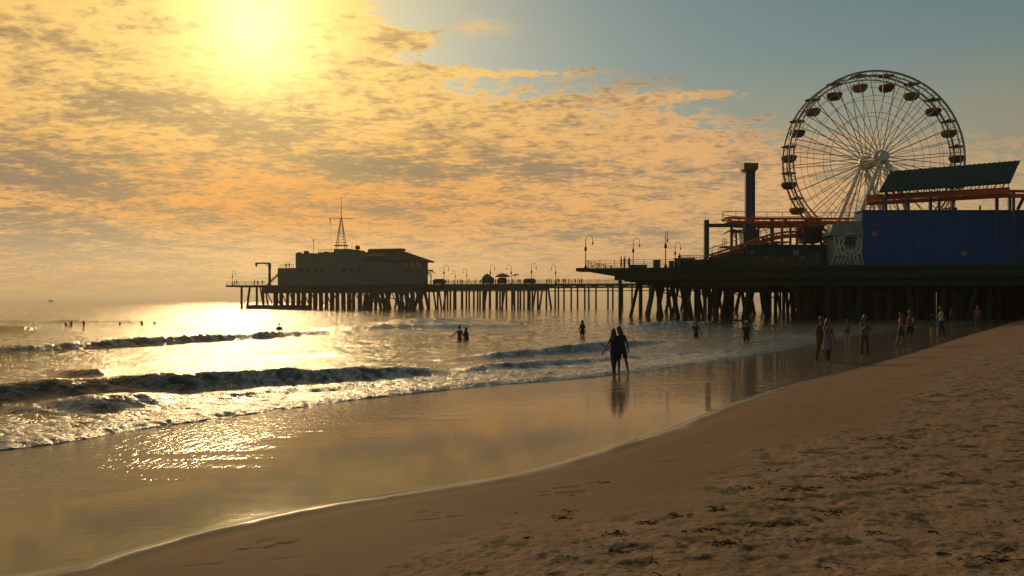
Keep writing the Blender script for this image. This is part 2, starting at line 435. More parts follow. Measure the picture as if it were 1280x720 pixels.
c = mx(deb, c, mx(mrg(tex(1.1, 2), .45, .55), (.085, .08, .035), (.075, .062, .05)))
c = mx(wet, c, (.205, .17, .14))
c = mx(m2('MULTIPLY', rim, .8), c, (.62, .55, .42))  # foam line; its pale colour paints in the sun's glint on the lip
L2(c, b.inputs['Base Color'])
streak = tex(1.0, 4, .6, (.5, 3.0, 1))
rw = m2('MULTIPLY_ADD', streak, .05, .02)
rough = m2('ADD', m2('MULTIPLY', wet, rw), m2('MULTIPLY', m2('SUBTRACT', 1.0, wet), .8))
rough = m2('ADD', m2('ADD', rough, m2('MULTIPLY', rim, .22)), m2('MULTIPLY', attr('sparkle'), .07))
L2(rough, b.inputs['Roughness'])
b.inputs['IOR'].default_value = 1.38
L2(m2('MULTIPLY_ADD', wet, .065, .09), b.inputs['Specular IOR Level'])
hb = m2('MULTIPLY', m2('SUBTRACT', 1.0, wet), m2('ADD', m2('MULTIPLY', tex(60, 4, .7), .006), m2('MULTIPLY', m2('MULTIPLY', tex(14, 5, .65), dry), .03)))
# sparkle zone near the water is pebbled, the sheet by the rim is calm
hw = m2('MULTIPLY', wet, m2('ADD', m2('MULTIPLY', tex(5, 3, .5, (.30, 1.8, 1)), m2('MULTIPLY_ADD', attr('calm'), -.0070, .0078)), m2('MULTIPLY', m2('MULTIPLY', attr('sparkle'), tex(9, 3, .6, (1, .32, 1))), .024)))
bp = N('ShaderNodeBump'); bp.inputs['Strength'].default_value = 1; bp.inputs['Distance'].default_value = 1; L2(m2('ADD', hb, hw), bp.inputs['Height']); L2(bp.outputs[0], b.inputs['Normal'])
sand.data.materials.append(m)

# ------------------------------------------------------------------ sea
WAVES = [  # ((px, py of the foot, height) ...), crest width, foam
    ([(-300, 540, .34), (-150, 522, .36), (0, 507, .38), (60, 502, .42), (130, 498, .40), (200, 494, .46), (300, 489, .47), (370, 485, .50), (440, 480, .44), (490, 476, .34), (530, 472, .2), (562, 469, 0)], 1.0, .35),
    ([(30, 519, 0), (70, 519, .22), (110, 518, .30), (150, 516, .33), (185, 512, .28), (210, 508, .15), (230, 506, 0)], .8, .12),
    ([(0, 521, .10), (40, 522, .14), (75, 520, 0)], .6, .3),
    ([(60, 475, 0), (85, 476, .22), (125, 476, .24), (152, 474, 0)], .9, 0),
    ([(240, 505, 0), (290, 500, .10), (350, 497, .10), (420, 491, .08), (470, 486, 0)], .6, .4),
    ([(560, 470, 0), (600, 466, .16), (640, 463, .2), (700, 459, .18), (760, 453, .13), (850, 446, .09), (960, 438, 0)], .8, .12),
    ([(540, 454, 0), (600, 451, .13), (650, 448, .26), (690, 445, .34), (740, 440, .36), (790, 435, .28), (840, 430, .12), (890, 428, 0)], 1.0, 1.0),
    ([(-300, 462, .4), (-100, 450, .4), (0, 446, .42), (60, 443, .36), (100, 440, .46), (200, 434, .50), (300, 427, .50), (350, 423.5, .46), (400, 420.5, .32), (450, 418, 0)], 1.1, .8),
    ([(-200, 416, .4), (0, 415, .42), (30, 415, .36), (52, 414, 0)], 1.3, .2),
    ([(-200, 404, .3), (0, 404, .28), (60, 403.5, .2), (120, 404, .28), (200, 404, .2), (280, 405, 0)], 1.6, .1),
    ([(765, 413, 0), (800, 411, .34), (835, 408, .42), (870, 406.5, .34), (900, 405, 0)], 1.3, .9),
    ([(375, 417, 0), (420, 415.5, .40), (480, 413, .52), (540, 412, .55), (600, 411.5, .45), (650, 411, .3), (690, 411, 0)], 1.4, .15),
    ([(455, 406, 0), (500, 405.5, .5), (560, 404.5, .6), (610, 404, .4), (640, 404, 0)], 1.6, .1),
    ([(900, 424, 0), (960, 423, .14), (1010, 421, .16), (1070, 417, 0)], .9, .25),
    ([(300, 452, 0), (340, 450, .10), (420, 447, .12), (470, 445, 0)], .9, .1),
    ([(250, 399, 0), (300, 398.5, .28), (360, 398, 0)], 1.8, .1),
    ([(640, 399, 0), (690, 398, .25), (760, 398, 0)], 1.6, .2),
]
def water_h(XX, YY):
    r = -sdist(SWASH, XX, YY); sE = sdist(EDGE, XX, YY)
    kk = np.where(YY > 2, XX/np.maximum(YY, 2), XX*10)*F+640
    far = sstep(25, 160, YY)
    z = .045*fbm(XX*.9, YY*.9, 3, 101)*sstep(0, 3, r) + (.03+.05*far)*fbm(XX*.28+YY*.1, YY*.28-XX*.1, 3, 102)*sstep(0, 5, r)
    z += .011*fbm(XX*2.6, YY*2.6, 2, 103)*sstep(150, 60, YY)
    foam = np.zeros_like(XX)
    for pts, wd, fm in WAVES:
        px = np.array([p[0] for p in pts], float); Yf = np.array([EYE*F/(p[1]-HY) for p in pts]); H = np.array([p[2] for p in pts], float)
        kd = np.linspace(px[0], px[-1], 60)
        yd = np.interp(kd, px, Yf); hd = np.interp(kd, px, H)
        ker = np.ones(7)/7; yd = np.convolve(np.pad(yd, 3, 'edge'), ker, 'valid')
        yf = np.interp(kk, kd, yd); h = np.interp(kk, kd, hd, left=0, right=0)
        sc_ = wd*(1+yf/110)
        q = (YY-yf)*.85/sc_ + .20*fbm(XX*.45/wd, YY*.3/wd, 3, 111) + .03*fbm(XX*3, YY*3, 2, 114)
        h = h*(1+.26*fbm(XX*.4, YY*.15, 3, 112)+.04*fbm(XX*2.2, YY*1.2, 2, 113))
        f = sstep(-.25, .45, q)*np.exp(-np.maximum(q-.42, 0)/1.3)
        z += h*f
        if fm:
            near_ = sstep(90, 40, YY)
            nz = fbm(XX*2.2, YY*2.2, 3, 120)
            spray = sstep(-.25, .1, q)*sstep(1.9, .5, q)
            top = sstep(.25, .5, q)*sstep(1.2, .5, q)
            foam = np.maximum(foam, np.minimum(1, h/.15)*fm*np.maximum(spray*sstep(.25-.6*fm, .5, nz), top*sstep(-.25, .2, nz)))
            foam = np.maximum(foam, .8*np.minimum(1, h/.2)*fm*sstep(.3, 1.0, q)*sstep(5.5, 1.0, q)*sstep(-.1, .45, fbm(XX*1.1, YY*1.6, 4, 133, .6)))
            z += .03*fm*np.minimum(1, h/.2)*spray*fbm(XX*3.2, YY*3.2, 3, 130)*near_
    # churned swash
    wS = 4.6+2.4*sstep(14, 24, YY)*sstep(60, 25, YY)*sstep(900, 500, kk)
    lace = sstep(wS*1.2, wS*.15, r)*sstep(0, .06, r)*sstep(75, 45, YY)
    lace_r = lace*sstep(1000, 760, kk)*.8+lace*.2
    ch = fbm(XX*2.2, YY*3.2, 4, 140, .6)
    z += lace_r*(.045*ch+.016*fbm(XX*7, YY*9, 2, 141)) 
    foam = np.maximum(foam, lace_r*sstep(-.25, .35, ch+.9*sstep(1.4, 0, r)+.2))
    wob = .10*fbm(XX*1.3, YY*1.3, 3, 150)
    z += .075*sstep(-.02, .45, r+wob)
    z = np.where(r+wob < 0, -.02-.4*np.minimum(1, -(r+wob)*3), z)
    z = np.where(r < -1.5, -1.0, z)
    return z, dict(foam=foam, shallow=sstep(22, 2, r)*sstep(28, 45, YY))
yy_img = HY + np.concatenate([np.arange(.6, 12, .3), np.arange(12, 215, .42), np.arange(215, 330, 3)])
ysn = (EYE*F/(yy_img-HY))[::-1]
ys = np.concatenate([np.array([-500, -150, -50, -15, 2]), ysn, np.array([6000, 9000, 14000, 25000])])
sea = grid_mesh('sea', ks, ys, water_h, ['foam', 'shallow'])
tag(sea, kind='structure')
m = bpy.data.materials.new('sea_water'); m.use_nodes = True; nt2 = m.node_tree; b = nt2.nodes['Principled BSDF']
foam = attr('foam')
lace = mrg(tex(7, 5, .7, (1, 1.3, 1), .6), .40, .58)
ff = m2('MULTIPLY', mrg(foam, .08, .75), m2('MULTIPLY_ADD', lace, .75, .25))
c = mx(mrg(tex(.12, 3), .35, .65), (.05, .056, .042), (.075, .078, .058))
c = mx(attr('shallow'), c, (.20, .19, .145))
L2(mx(ff, c, (.72, .68, .62)), b.inputs['Base Color'])
L2(m2('MULTIPLY_ADD', ff, .45, .03), b.inputs['Roughness']); b.inputs['IOR'].default_value = 1.34
hw = m2('ADD', m2('MULTIPLY', tex(.5, 4, .55, (.8, 1.5, 1)), .14), m2('ADD', m2('MULTIPLY', tex(2.2, 4, .6, (1.3, .8, 1)), .075), m2('MULTIPLY', tex(8, 4, .65, (1.2, .5, 1)), .038)))
hw = m2('ADD', hw, m2('MULTIPLY', m2('MULTIPLY', foam, tex(16, 4, .7)), .02))
bp = N('ShaderNodeBump'); bp.inputs['Strength'].default_value = 1; bp.inputs['Distance'].default_value = 1; L2(hw, bp.inputs['Height']); L2(bp.outputs[0], b.inputs['Normal'])
sea.data.materials.append(m)

# ------------------------------------------------------------------ pier geometry frame
U = Vector((-.957, .293, 0)).normalized(); V = Vector((.293, .957, 0)).normalized(); UP = Vector((0, 0, 1))
P0 = Vector((13.2, 115, 0)); N0 = Vector((47, 214, 0)); DZ = 7.2
def pf(s, t, z=0): return P0 - U*s + V*t + UP*z            # wide platform frame: s shoreward, t inland from its south face
def pfs(px, t):
    k = (px-640)/F; a = P0+V*t; return (k*a.y-a.x)/(-U.x+k*U.y)
def pp(px, t):
    s = pfs(px, t); return pf(s, t)
def zof(py, Yv): return EYE+(HY-py)/F*Yv
def nf_(s, t, z=0): return N0+U*s+V*t+UP*z                 # narrow pier frame: s seaward
def nfs(px, t=0):
    k = (px-640)/F; a = N0+V*t; return (a.x-k*a.y)/(-U.x+k*U.y)
def np_(px, t=0): return nf_(nfs(px, t), t)
def pile(mb, base, top, r):
    mb.tube([base, top], [r*1.05, r], 8)

# ---- wide platform
wp = empty('pier', pf(0, 0, 0)); tag(wp, 'wide dark timber amusement pier deck on dense pilings, carrying the big wheel', 'pier')
def part(mb, name, m_, parent, **kw):
    """mesh coordinates are given in world space and moved into the parent's frame"""
    L = parent.matrix_world_loc if False else None
    o = mb.build(name, m_, None, **kw); o.parent = parent
    inv = world_of(parent).inverted(); o.data.transform(inv); return o
def world_of(o):
    mtx = Matrix.LocRotScale(o.location, o.rotation_euler, o.scale)
    return world_of(o.parent) @ mtx if o.parent else mtx
SL = 84; DEP = 98
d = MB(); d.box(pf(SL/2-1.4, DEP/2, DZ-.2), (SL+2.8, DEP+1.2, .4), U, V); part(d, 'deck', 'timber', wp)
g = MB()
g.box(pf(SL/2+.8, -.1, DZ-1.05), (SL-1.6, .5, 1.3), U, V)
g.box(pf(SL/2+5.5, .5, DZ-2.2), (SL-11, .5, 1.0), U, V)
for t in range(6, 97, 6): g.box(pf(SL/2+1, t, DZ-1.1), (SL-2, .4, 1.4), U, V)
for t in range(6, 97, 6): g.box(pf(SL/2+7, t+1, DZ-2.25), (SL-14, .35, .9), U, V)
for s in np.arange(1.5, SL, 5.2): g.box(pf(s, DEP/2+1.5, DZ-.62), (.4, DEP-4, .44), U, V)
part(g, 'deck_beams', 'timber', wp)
cnt = 0; rest = MB()
bents = list(np.arange(2.4, SL, 4.6)); 
for j, t in enumerate([1.2, 7, 13, 20, 27, 35, 44, 54, 65, 77, 90]):
    for i, s in enumerate(bents):
        s2 = s+random.uniform(-.7, .7)+(j % 3)*1.4; r = random.uniform(.24, .34)
        base = pf(s2, t, -1.5); top = pf(s2, t, DZ-1.6)
        if (i+j) % 3 == 1: base = base+U*random.uniform(1.0, 1.7)
        elif (i+j) % 3 == 2: base = base-U*random.uniform(.8, 1.5)
        if j < 5 and cnt < 96:  # the ones nearest the beach
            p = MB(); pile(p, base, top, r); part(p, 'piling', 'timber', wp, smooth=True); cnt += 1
        else: pile(rest, base, top, r)
        if i > 4:
            b2 = pf(s2+1.6, t+1.5, -1.5); pile(rest, b2, b2+UP*(DZ+.2), .3)
            if i > 6:
                for _ in range(3):
                    b3 = pf(s2+random.uniform(-2, 3), t+random.uniform(1, 6), -1.5); pile(rest, b3, b3+UP*(DZ+.2), .34)
o = part(rest, 'pilings', 'timber', wp); o['kind'] = 'stuff'
br = MB()
for j, t in enumerate((1.6, 13.4, 27.4)):
    for s in np.arange(6, SL-4, 4.6):
        a, c_ = pf(s, t, DZ-2.4), pf(s+4.2, t, DZ-4.3)
        if random.random() < .45: br = MB(); br.beam(a, c_, .16); part(br, 'cross_brace', 'timber', wp)
def railing(a, b_, z, h=1.15, name='railing', m_='railing', parent=None, step=2.0, rails=5, th=.045):
    mb = MB(); a = Vector(a); b_ = Vector(b_); Lg = (b_-a).length; n = max(1, int(Lg/step))
    for i in range(n+1):
        p = a.lerp(b_, i/n); mb.box((p.x, p.y, z+h/2), (.07, .07, h))
    for k in range(rails):
        zz_ = z+.12+(h-.12)*k/(rails-1); mb.beam((a.x, a.y, zz_), (b_.x, b_.y, zz_), th*(1.6 if k == rails-1 else 1), th)
    return part(mb, name, m_, parent)
railing(pf(-2.6, -.3), pf(33, -.3), DZ, parent=wp); railing(pf(-2.6, -.3), pf(-2.6, 95), DZ, parent=wp)
o = MB(); o.box(pf(-3.1, 1.4, DZ-.15), (1.8, 3.6, .5), U, V); part(o, 'deck_lip', 'timber', wp)
# ---- narrow pier
NPL = nfs(529)
npr = empty('pier', nf_(0, 0, 0)); tag(npr, 'long narrow pier running out to sea towards the restaurant building', 'pier')
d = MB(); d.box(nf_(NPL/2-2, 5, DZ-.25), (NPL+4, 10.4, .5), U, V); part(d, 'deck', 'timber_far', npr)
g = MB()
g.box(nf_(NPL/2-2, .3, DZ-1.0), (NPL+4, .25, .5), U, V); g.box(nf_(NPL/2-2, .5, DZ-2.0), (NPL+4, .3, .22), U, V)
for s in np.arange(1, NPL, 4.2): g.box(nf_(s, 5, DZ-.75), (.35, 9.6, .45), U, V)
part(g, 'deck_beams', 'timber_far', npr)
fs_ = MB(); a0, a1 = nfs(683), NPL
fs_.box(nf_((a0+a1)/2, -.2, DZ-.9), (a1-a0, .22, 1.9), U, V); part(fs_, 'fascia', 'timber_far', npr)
pile_px = [536.5, 541, 548, 556, 559.5, 563, 567.5, 578, 583, 586.5, 597, 600, 604, 609, 612, 621.5, 625, 628, 631.5, 640, 643, 647.5, 655, 660, 665.5, 670, 678.5, 683, 694, 698, 705, 714, 722, 731, 736, 745, 760, 766, 778, 790, 801, 812, 822, 834, 846, 862, 880]
npc = 0
for i, x in enumerate(pile_px):
    s = nfs(x, 1); t = 1.0; p = MB()
    lean = random.choice((0, 0, 0, 1.3, -1.3)) if 530 < x < 690 else 0
    pile(p, nf_(s+lean, t, -2), nf_(s, t, DZ-.5), .27 if x < 690 else .24)
    part(p, 'piling', 'timber_far', npr, smooth=True); npc += 1
    if x < 690 and i % 2 == 0:
        p = MB(); pile(p, nf_(s+.5-lean, 8.8, -2), nf_(s+.5, 8.8, DZ-.5), .3); part(p, 'piling', 'timber_far', npr, smooth=True)
railing(nf_(-6, .1), nf_(NPL, .1), DZ, parent=npr, m_='timber_far', step=2.5, rails=4, th=.06)
railing(nf_(-6, 9.9), nf_(NPL, 9.9), DZ, parent=npr, m_='timber_far', step=2.5, rails=4, th=.06)

# ---- pier head with restaurant
ph = empty('pier', np_(430, 0)); tag(ph, 'wide end of the pier on closely set pilings under the restaurant', 'pier')
s0, s1 = nfs(545, -4), nfs(287, -4)
d = MB(); d.box(nf_((nfs(545)+nfs(345))/2, 5, DZ-.3), (nfs(345)-nfs(545), 24, .6), U, V)
d.box(nf_((nfs(345)+s1)/2, 0, DZ-.25), (s1-nfs(345), 12, .5), U, V); part(d, 'deck', 'timber_far', ph)
g = MB(); g.box(nf_((nfs(528)+nfs(345))/2, -6.3, DZ-1.5), (nfs(345)-nfs(528), .4, 2.0), U, V)
for t in (-3, 2, 7, 12): g.box(nf_((nfs(530)+nfs(345))/2, t, DZ-1.5), (nfs(345)-nfs(530), .4, 1.2), U, V)
for px_ in range(455, 530, 4):
    pass
g.beam(nf_(nfs(530), -6, 3.1), nf_(nfs(470), -6, 3.1), .25); part(g, 'deck_beams', 'timber_far', ph)
for i, px_ in enumerate(list(range(345, 455, 7))+list(range(458, 532, 6))+[302, 313, 321, 327]):
    for t in ((-5, 3, 12) if px_ > 330 else (-4,)):
        s = nfs(px_+random.uniform(-1.5, 1.5), t)
        lean = 0
        if px_ > 455: lean = random.choice((-2.2, -1.5, 0, 1.5, 2.2))
        if px_ in (313,): lean = 1.4
        if px_ in (327,): lean = -.4
        p = MB(); pile(p, nf_(s+lean, t, -2), nf_(s, t, DZ-.4), random.uniform(.3, .5) if px_ > 330 else .36)
        part(p, 'piling', 'timber_far', ph, smooth=True)
lp = MB(); lp.box(nf_((nfs(331)+nfs(398))/2, -7.4, .35), (nfs(331)-nfs(398), 3.0, 1.5), U, V); part(lp, 'landing_stage', 'timber_far', ph)
br = MB()
for px_ in range(346, 520, 9):
    br = MB(); br.beam(nf_(nfs(px_), -5.4, DZ-2), nf_(nfs(px_+7), -5.4, 1.5), .25); part(br, 'cross_brace', 'timber_far', ph)
for px_ in (337, 343):
    br = MB(); br.beam(nf_(nfs(px_), -5, DZ-.5), nf_(nfs(px_+4), -5, .5), .35); part(br, 'cross_brace', 'timber_far', ph)
railing(nf_(nfs(345), -5.6), nf_(s1, -5.6), DZ, parent=ph, m_='timber_far', step=2.2, rails=4, th=.07)

rb = empty('restaurant_building', np_(430, 0)+UP*DZ); tag(rb, 'grey green restaurant building with stepped flat roofs at the seaward end of the pier', 'building')
def nblock(name, pa, pb, ytop, t0, t1, m_, parent, ybot=None, zb=None):
    sa, sb = nfs(pa, t0), nfs(pb, t0); c_ = nf_((sa+sb)/2, t0); zt = zof(ytop, c_.y); z0 = DZ if zb is None else zb
    mb = MB(); mb.box(nf_((sa+sb)/2, (t0+t1)/2, (zt+z0)/2), (abs(sa-sb), t1-t0, zt-z0), U, V)
    return part(mb, name, m_, parent, bevel=.05), zt
_, z1 = nblock('wall', 347, 370, 335, -5, 9, 'grey_wall', rb)
_, z2 = nblock('wall', 369.4, 398, 317.5, -5.1, 11, 'grey_wall', rb)
_, z3 = nblock('wall', 397.4, 456, 315.5, -5.3, 13, 'grey_wall', rb)
_, z4 = nblock('wall', 417, 434.5, 311, -3, 8, 'grey_wall', rb, zb=z3-.02)
_, z5 = nblock('wall', 455.5, 527, 324, -5.2, -.5, 'grey_wall', rb)
nblock('parapet', 369, 398.4, 316.8, -5.35, -4.9, 'roof', rb, zb=z2+.003)
nblock('parapet', 397, 456.4, 315, -5.55, -5.1, 'roof', rb, zb=z3+.003)
# hip roof with clerestory
rf = MB()
def npt(px, py, t): c_ = np_(px, t); return Vector((c_.x, c_.y, zof(py, c_.y)))
A = [npt(455.5, 324, -5.4), npt(543, 327, -7), npt(541, 327, 3), npt(456, 324, 3)]
B = [npt(460, 313, -3.4), npt(502, 313, -3.4), npt(502, 313, -.5), npt(460, 313, -.5)]
rf.add([v+UP*.02 for v in A]+B+[v-UP*.35 for v in A], [(0, 1, 5, 4), (1, 2, 6, 5), (2, 3, 7, 6), (3, 0, 4, 7), (4, 5, 6, 7), (0, 8, 9, 1), (1, 9, 10, 2), (2, 10, 11, 3), (3, 11, 8, 0), (8, 11, 10, 9)])
part(rf, 'roof', 'roof', rb)
nblock('clerestory', 460, 502, 310.8, -3.4, -.5, 'roof', rb, zb=zof(313.5, np_(480, -3.4).y))
yb = MB(); yb.beam(npt(456, 319.5, -5.6), npt(481, 318, -5.6), .8, .7); part(yb, 'awning', 'canvas_y', rb)
for px_ in (507.5, 515, 521, 525):
    f_ = MB(); c_ = npt(px_, 331, -5.24); f_.box(c_, (1.4, .16, 1.9), U, V); fo = part(f_, 'window', 'roof', rb)
    p_ = MB(); p_.box(c_-V*.06, (1.1, .1, 1.6), U, V); part(p_, 'pane', 'pale_glass', fo)  # pale pane colour paints in the daylight showing through these windows
for px_ in range(376, 452, 9):
    if px_ in (412, 421): continue
    c_ = npt(px_, 338, -5.34); f_ = MB(); f_.box(c_, (1.2, .12, 1.4), U, V); fo = part(f_, 'window', 'roof', rb)
    p_ = MB(); p_.box(c_-V*.05, (.9, .08, 1.1), U, V); part(p_, 'pane', 'dark_glass', fo)
st = MB(); st.beam(npt(334, 356, -5.6), npt(348, 343, -5.6), .3, .3); st.beam(npt(336, 352, -5.6), npt(349, 340, -5.6), .1, .1)
for k in range(6): st.box(npt(335.5+k*2.2, 356-k*2.1, -5), (.5, 1.1, .12), U, V)
part(st, 'staircase', 'railing', rb)
rl = MB()
for a, b_, y_, zt in ((350, 369, 332, z1), (398, 417, 313, z3)):
    for px_ in np.arange(a, b_, 2.4):
        p = npt(px_, y_, -4.8); rl.beam((p.x, p.y, zt), (p.x, p.y, zt+1), .09)
    rl.beam(Vector((*npt(a, y_, -4.8).xy, zt+1)), Vector((*npt(b_, y_, -4.8).xy, zt+1)), .09)
part(rl, 'roof_railing', 'railing', rb)
# vents on the roofs
for px_, h_ in ((374, 1.0), (379, .5), (383, 1.4), (388, .7), (393, .5), (401, .6), (440, 1.2), (447, 1.0), (452, .6), (408, .8)):
    p = npt(px_, 317, 2); zt = (z2 if px_ < 398 else z3); mb = MB(); mb.box((p.x, p.y, zt+h_/2), (1.2, 1.2, h_), U, V); part(mb, 'roof_vent', 'roof', rb, bevel=.06)

# mast
mpnt = np_(426.5, 1); zb = z4
mast = empty('signal_mast', (mpnt.x, mpnt.y, zb)); tag(mast, 'tall lattice signal mast with a crossarm standing on the restaurant roof', 'mast')
fr = MB()
zt = zof(273, mpnt.y); z_pl = zof(307, mpnt.y); wd0, wd1 = 1.3, .12
for sx_ in (-1, 1):
    for sy_ in (-1, 1):
        fr.tube([mpnt+Vector((sx_*wd0, sy_*wd0, zb)), mpnt+Vector((sx_*wd0, sy_*wd0, z_pl)), mpnt+Vector((sx_*wd1, sy_*wd1, zt))], .1, 6)
for k in range(9):
    f0 = k/9; f1 = (k+1)/9; wA = wd0+(wd1-wd0)*f0; wB = wd0+(wd1-wd0)*f1; za = z_pl+(zt-z_pl)*f0; zb_ = z_pl+(zt-z_pl)*f1
    fr.beam(mpnt+Vector((-wA, -wA, za)), mpnt+Vector((wB, -wB, zb_)), .06); fr.beam(mpnt+Vector((wA, -wA, za)), mpnt+Vector((wA*-1, -wA, za)), .06)
part(fr, 'lattice', 'lampmetal', mast)
mb = MB(); mb.box(mpnt+UP*z_pl, (4, 3.4, .2)); mb.box(mpnt+UP*(z_pl+.9), (4, .08, .08)); part(mb, 'platform', 'lampmetal', mast)
mb = MB(); mb.tube([mpnt+UP*zt, mpnt+UP*zof(247, mpnt.y)], [.13, .05], 6); part(mb, 'pole', 'lampmetal', mast)
mb = MB(); mb.beam(Vector((mpnt.x-3.6, mpnt.y, zt)), Vector((mpnt.x+3.4, mpnt.y, zt-.1)), .13); part(mb, 'crossarm', 'lampmetal', mast)
mb = MB(); mb.tube([Vector((mpnt.x-3.5, mpnt.y, zt)), Vector((mpnt.x-3.2, mpnt.y, zt-1.8))], [.16, .05], 5); mb.beam((mpnt.x-3.3, mpnt.y, zt-1.5), (mpnt.x-3.0, mpnt.y, z_pl-2), .04); part(mb, 'halyard', 'lampmetal', mast)
def antenna(px, ytop, zbase, label, t=2, y_fork=True):
    p = np_(px, t); r_ = empty('roof_antenna', (p.x, p.y, zbase)); tag(r_, label, 'antenna')
    zt_ = zof(ytop, p.y); mb = MB(); mb.beam(p+UP*zbase, p+UP*zt_, .12); part(mb, 'pole', 'lampmetal', r_)
    if y_fork:
        mb = MB(); mb.beam(p+UP*(zt_-1), p+UP*(zt_+.3)+Vector((-.8, 0, 0)), .08); mb.beam(p+UP*(zt_-1), p+UP*(zt_+.3)+Vector((.8, 0, 0)), .08); part(mb, 'fork', 'lampmetal', r_)
antenna(392, 298, z2, 'forked thin antenna on the lower left roof of the restaurant')
antenna(440, 303, z3, 'thin plain antenna pole right of the lattice mast on the restaurant roof', y_fork=False)
p = np_(447, 0); r_ = empty('satellite_dish', (p.x, p.y, z3)); tag(r_, 'small dish antenna on the restaurant roof right of the mast', 'dish')
mb = MB(); mb.beam(p+UP*z3, p+UP*(z3+1.4), .12); part(mb, 'stand', 'lampmetal', r_)
mb = MB(); mb.ell(p+UP*(z3+1.7), (.8, .25, .8), rot=Matrix.Rotation(R(30), 3, 'X') @ Matrix.Rotation(R(25), 3, 'Y')); part(mb, 'reflector', 'lampmetal', r_)
# crane
p = np_(337, -4); cr_ = empty('davit_crane', (p.x, p.y, DZ)); tag(cr_, 'davit crane with a short arm at the seaward tip of the pier', 'crane')
zt = zof(329, p.y)
mb = MB(); mb.tube([p+UP*DZ, p+UP*(DZ+4), p+UP*zt], [.5, .38, .5], 8); part(mb, 'post', 'lampmetal', cr_)
mb = MB(); mb.beam(p+UP*(zt), Vector((np_(321.5, -4).x, p.y, zt)), .4, .45); mb.beam(p+UP*(zt-1.2), Vector((p.x-1.6, p.y, zt)), .18); part(mb, 'arm', 'lampmetal', cr_)
q = Vector((np_(322, -4).x, p.y, zt)); mb = MB(); mb.tube([q, q-UP*1.1], [.42, .2], 8); part(mb, 'hook', 'lampmetal', cr_)

# ------------------------------------------------------------------ street lamps
def lamp_proto():
    r_ = empty('street_lamp')
    mb = MB(); mb.lathe((0, 0, 0), [(.22, 0), (.22, .25), (.12, .45), (.09, .6)]); mb.build('base', 'lampmetal', r_)
    mb = MB(); mb.tube([(0, 0, .5), (0, 0, 4.1)], [.075, .05], 8); mb.build('pole', 'lampmetal', r_)
    mb = MB(); mb.lathe((0, 0, 2.55), [(.05, 0), (.17, .1), (.19, .35), (.15, .6), (.05, .75)], 10); mb.build('junction_box', 'lampmetal', r_)
    pts = [(0, 0, 4.1)]+[(.52-.52*math.cos(a), 0, 4.25+.62*math.sin(a)) for a in np.linspace(0, math.pi, 12)]+[(1.04, 0, 4.0)]
    mb = MB(); mb.tube(pts, .038, 6); mb.ell((0, 0, 4.1), (.08, .08, .12)); mb.build('hook_arm', 'lampmetal', r_)
    mb = MB(); mb.lathe((1.04, 0, 3.5), [(.03, 0), (.10, .08), (.12, .3), (.06, .42), (.03, .52)], 10); mb.build('lantern', 'lampmetal', r_)
    return r_
lproto = lamp_proto()
def lamp(p, z, h, rz, label, group, first=[True]):
    o = lproto if first[0] else copy_tree(lproto); first[0] = False
    o.location = (p.x, p.y, z); o.rotation_euler = (0, 0, rz); o.scale = (h/4.87,)*3
    tag(o, label, 'street lamp', group)
G1 = 'hooked lamps on the amusement pier deck'
for px_, t, ytop, rz, lab in ((732, 1.2, 294, R(-10), 'hooked street lamp at the seaward corner of the wide pier deck'),
                               (791.5, 1.5, 298, R(0), 'hooked street lamp right beside the two people on the wide pier deck'),
                               (832, 1.0, 289, R(65), 'tallest hooked street lamp, seen nearly edge on, beside the blue bin'),
                               (844, 6, 303, R(10), 'shorter hooked street lamp left of the deck kiosk')):
    p = pp(px_, t); lamp(p, DZ, zof(ytop, p.y)-DZ, rz, lab, G1)
for px_, yb_, ytop, rz, lab in ((890, 318, 307, 0, 'small hooked lamp between green post and roller coaster'), (945.5, 303, 285, 0, 'hooked lamp behind the roller coaster track right of the tower')):
    p = pp(px_, 50); zt = zof(ytop, p.y); lamp(p, DZ, zt-DZ, R(rz), lab, G1)
G2 = 'hooked lamps along the narrow pier'
for px_, ytop, rz, lab in ((555, 331, 0, 'far pier lamp nearest the restaurant building'), (569, 338, 180, 'shortest far pier lamp, second from the restaurant'),
                            (583.5, 336, 180, 'far pier lamp with hook to the left, between the second and the round parasol'), (613, 331, 10, 'far pier lamp between the two dark parasols'),
                            (639, 331, 180, 'far pier lamp rising behind the tilted parasol'), (664.5, 329, 0, 'far pier lamp with hook to the right, in the open stretch past the parasols'),
                            (694.5, 331, 180, 'far pier lamp closest to the wide amusement pier'), (290.5, 338, 0, 'lone lamp at the seaward tip of the pier')):
    p = np_(px_, 9 if px_ > 300 else -4); lamp(p, DZ, zof(ytop, p.y)-DZ, R(rz), lab, G2)

# ------------------------------------------------------------------ ferris wheel
WY = 120.0; hub = at(1091, 200.5, WY); RAD = 13.05; HW = 1.35; HL = 2.7
fw = empty('ferris_wheel', (hub.x, hub.y, DZ)); tag(fw, 'tall white ferris wheel with twenty hanging baskets above the pier', 'ferris wheel')
def onrim(a, y, r): return hub+Vector((math.sin(a)*r, y, math.cos(a)*r))
NSEG = 100
for y in (-HW, HW):
    mb = MB()
    for rr, th_ in ((RAD, .15), (RAD-.62, .10)):
        pts = [onrim(2*math.pi*i/NSEG, y, rr) for i in range(NSEG+1)]
        mb.tube(pts, th_, 6, cap=False)
    for i in range(NSEG):
        a = 2*math.pi*i/NSEG; mb.beam(onrim(a, y, RAD), onrim(a+math.pi/NSEG*(1 if i % 2 else -1), y, RAD-.62), .07)
    part(mb, 'rim', 'rim_steel', fw)
    for rr, th_ in ((RAD*.53, .035), (RAD*.72, .03), (RAD*.87, .03)):
        mb = MB(); pts = [onrim(2*math.pi*i/40, y, rr) for i in range(41)]; mb.tube(pts, th_, 4, cap=False); part(mb, 'inner_ring', 'cable', fw)
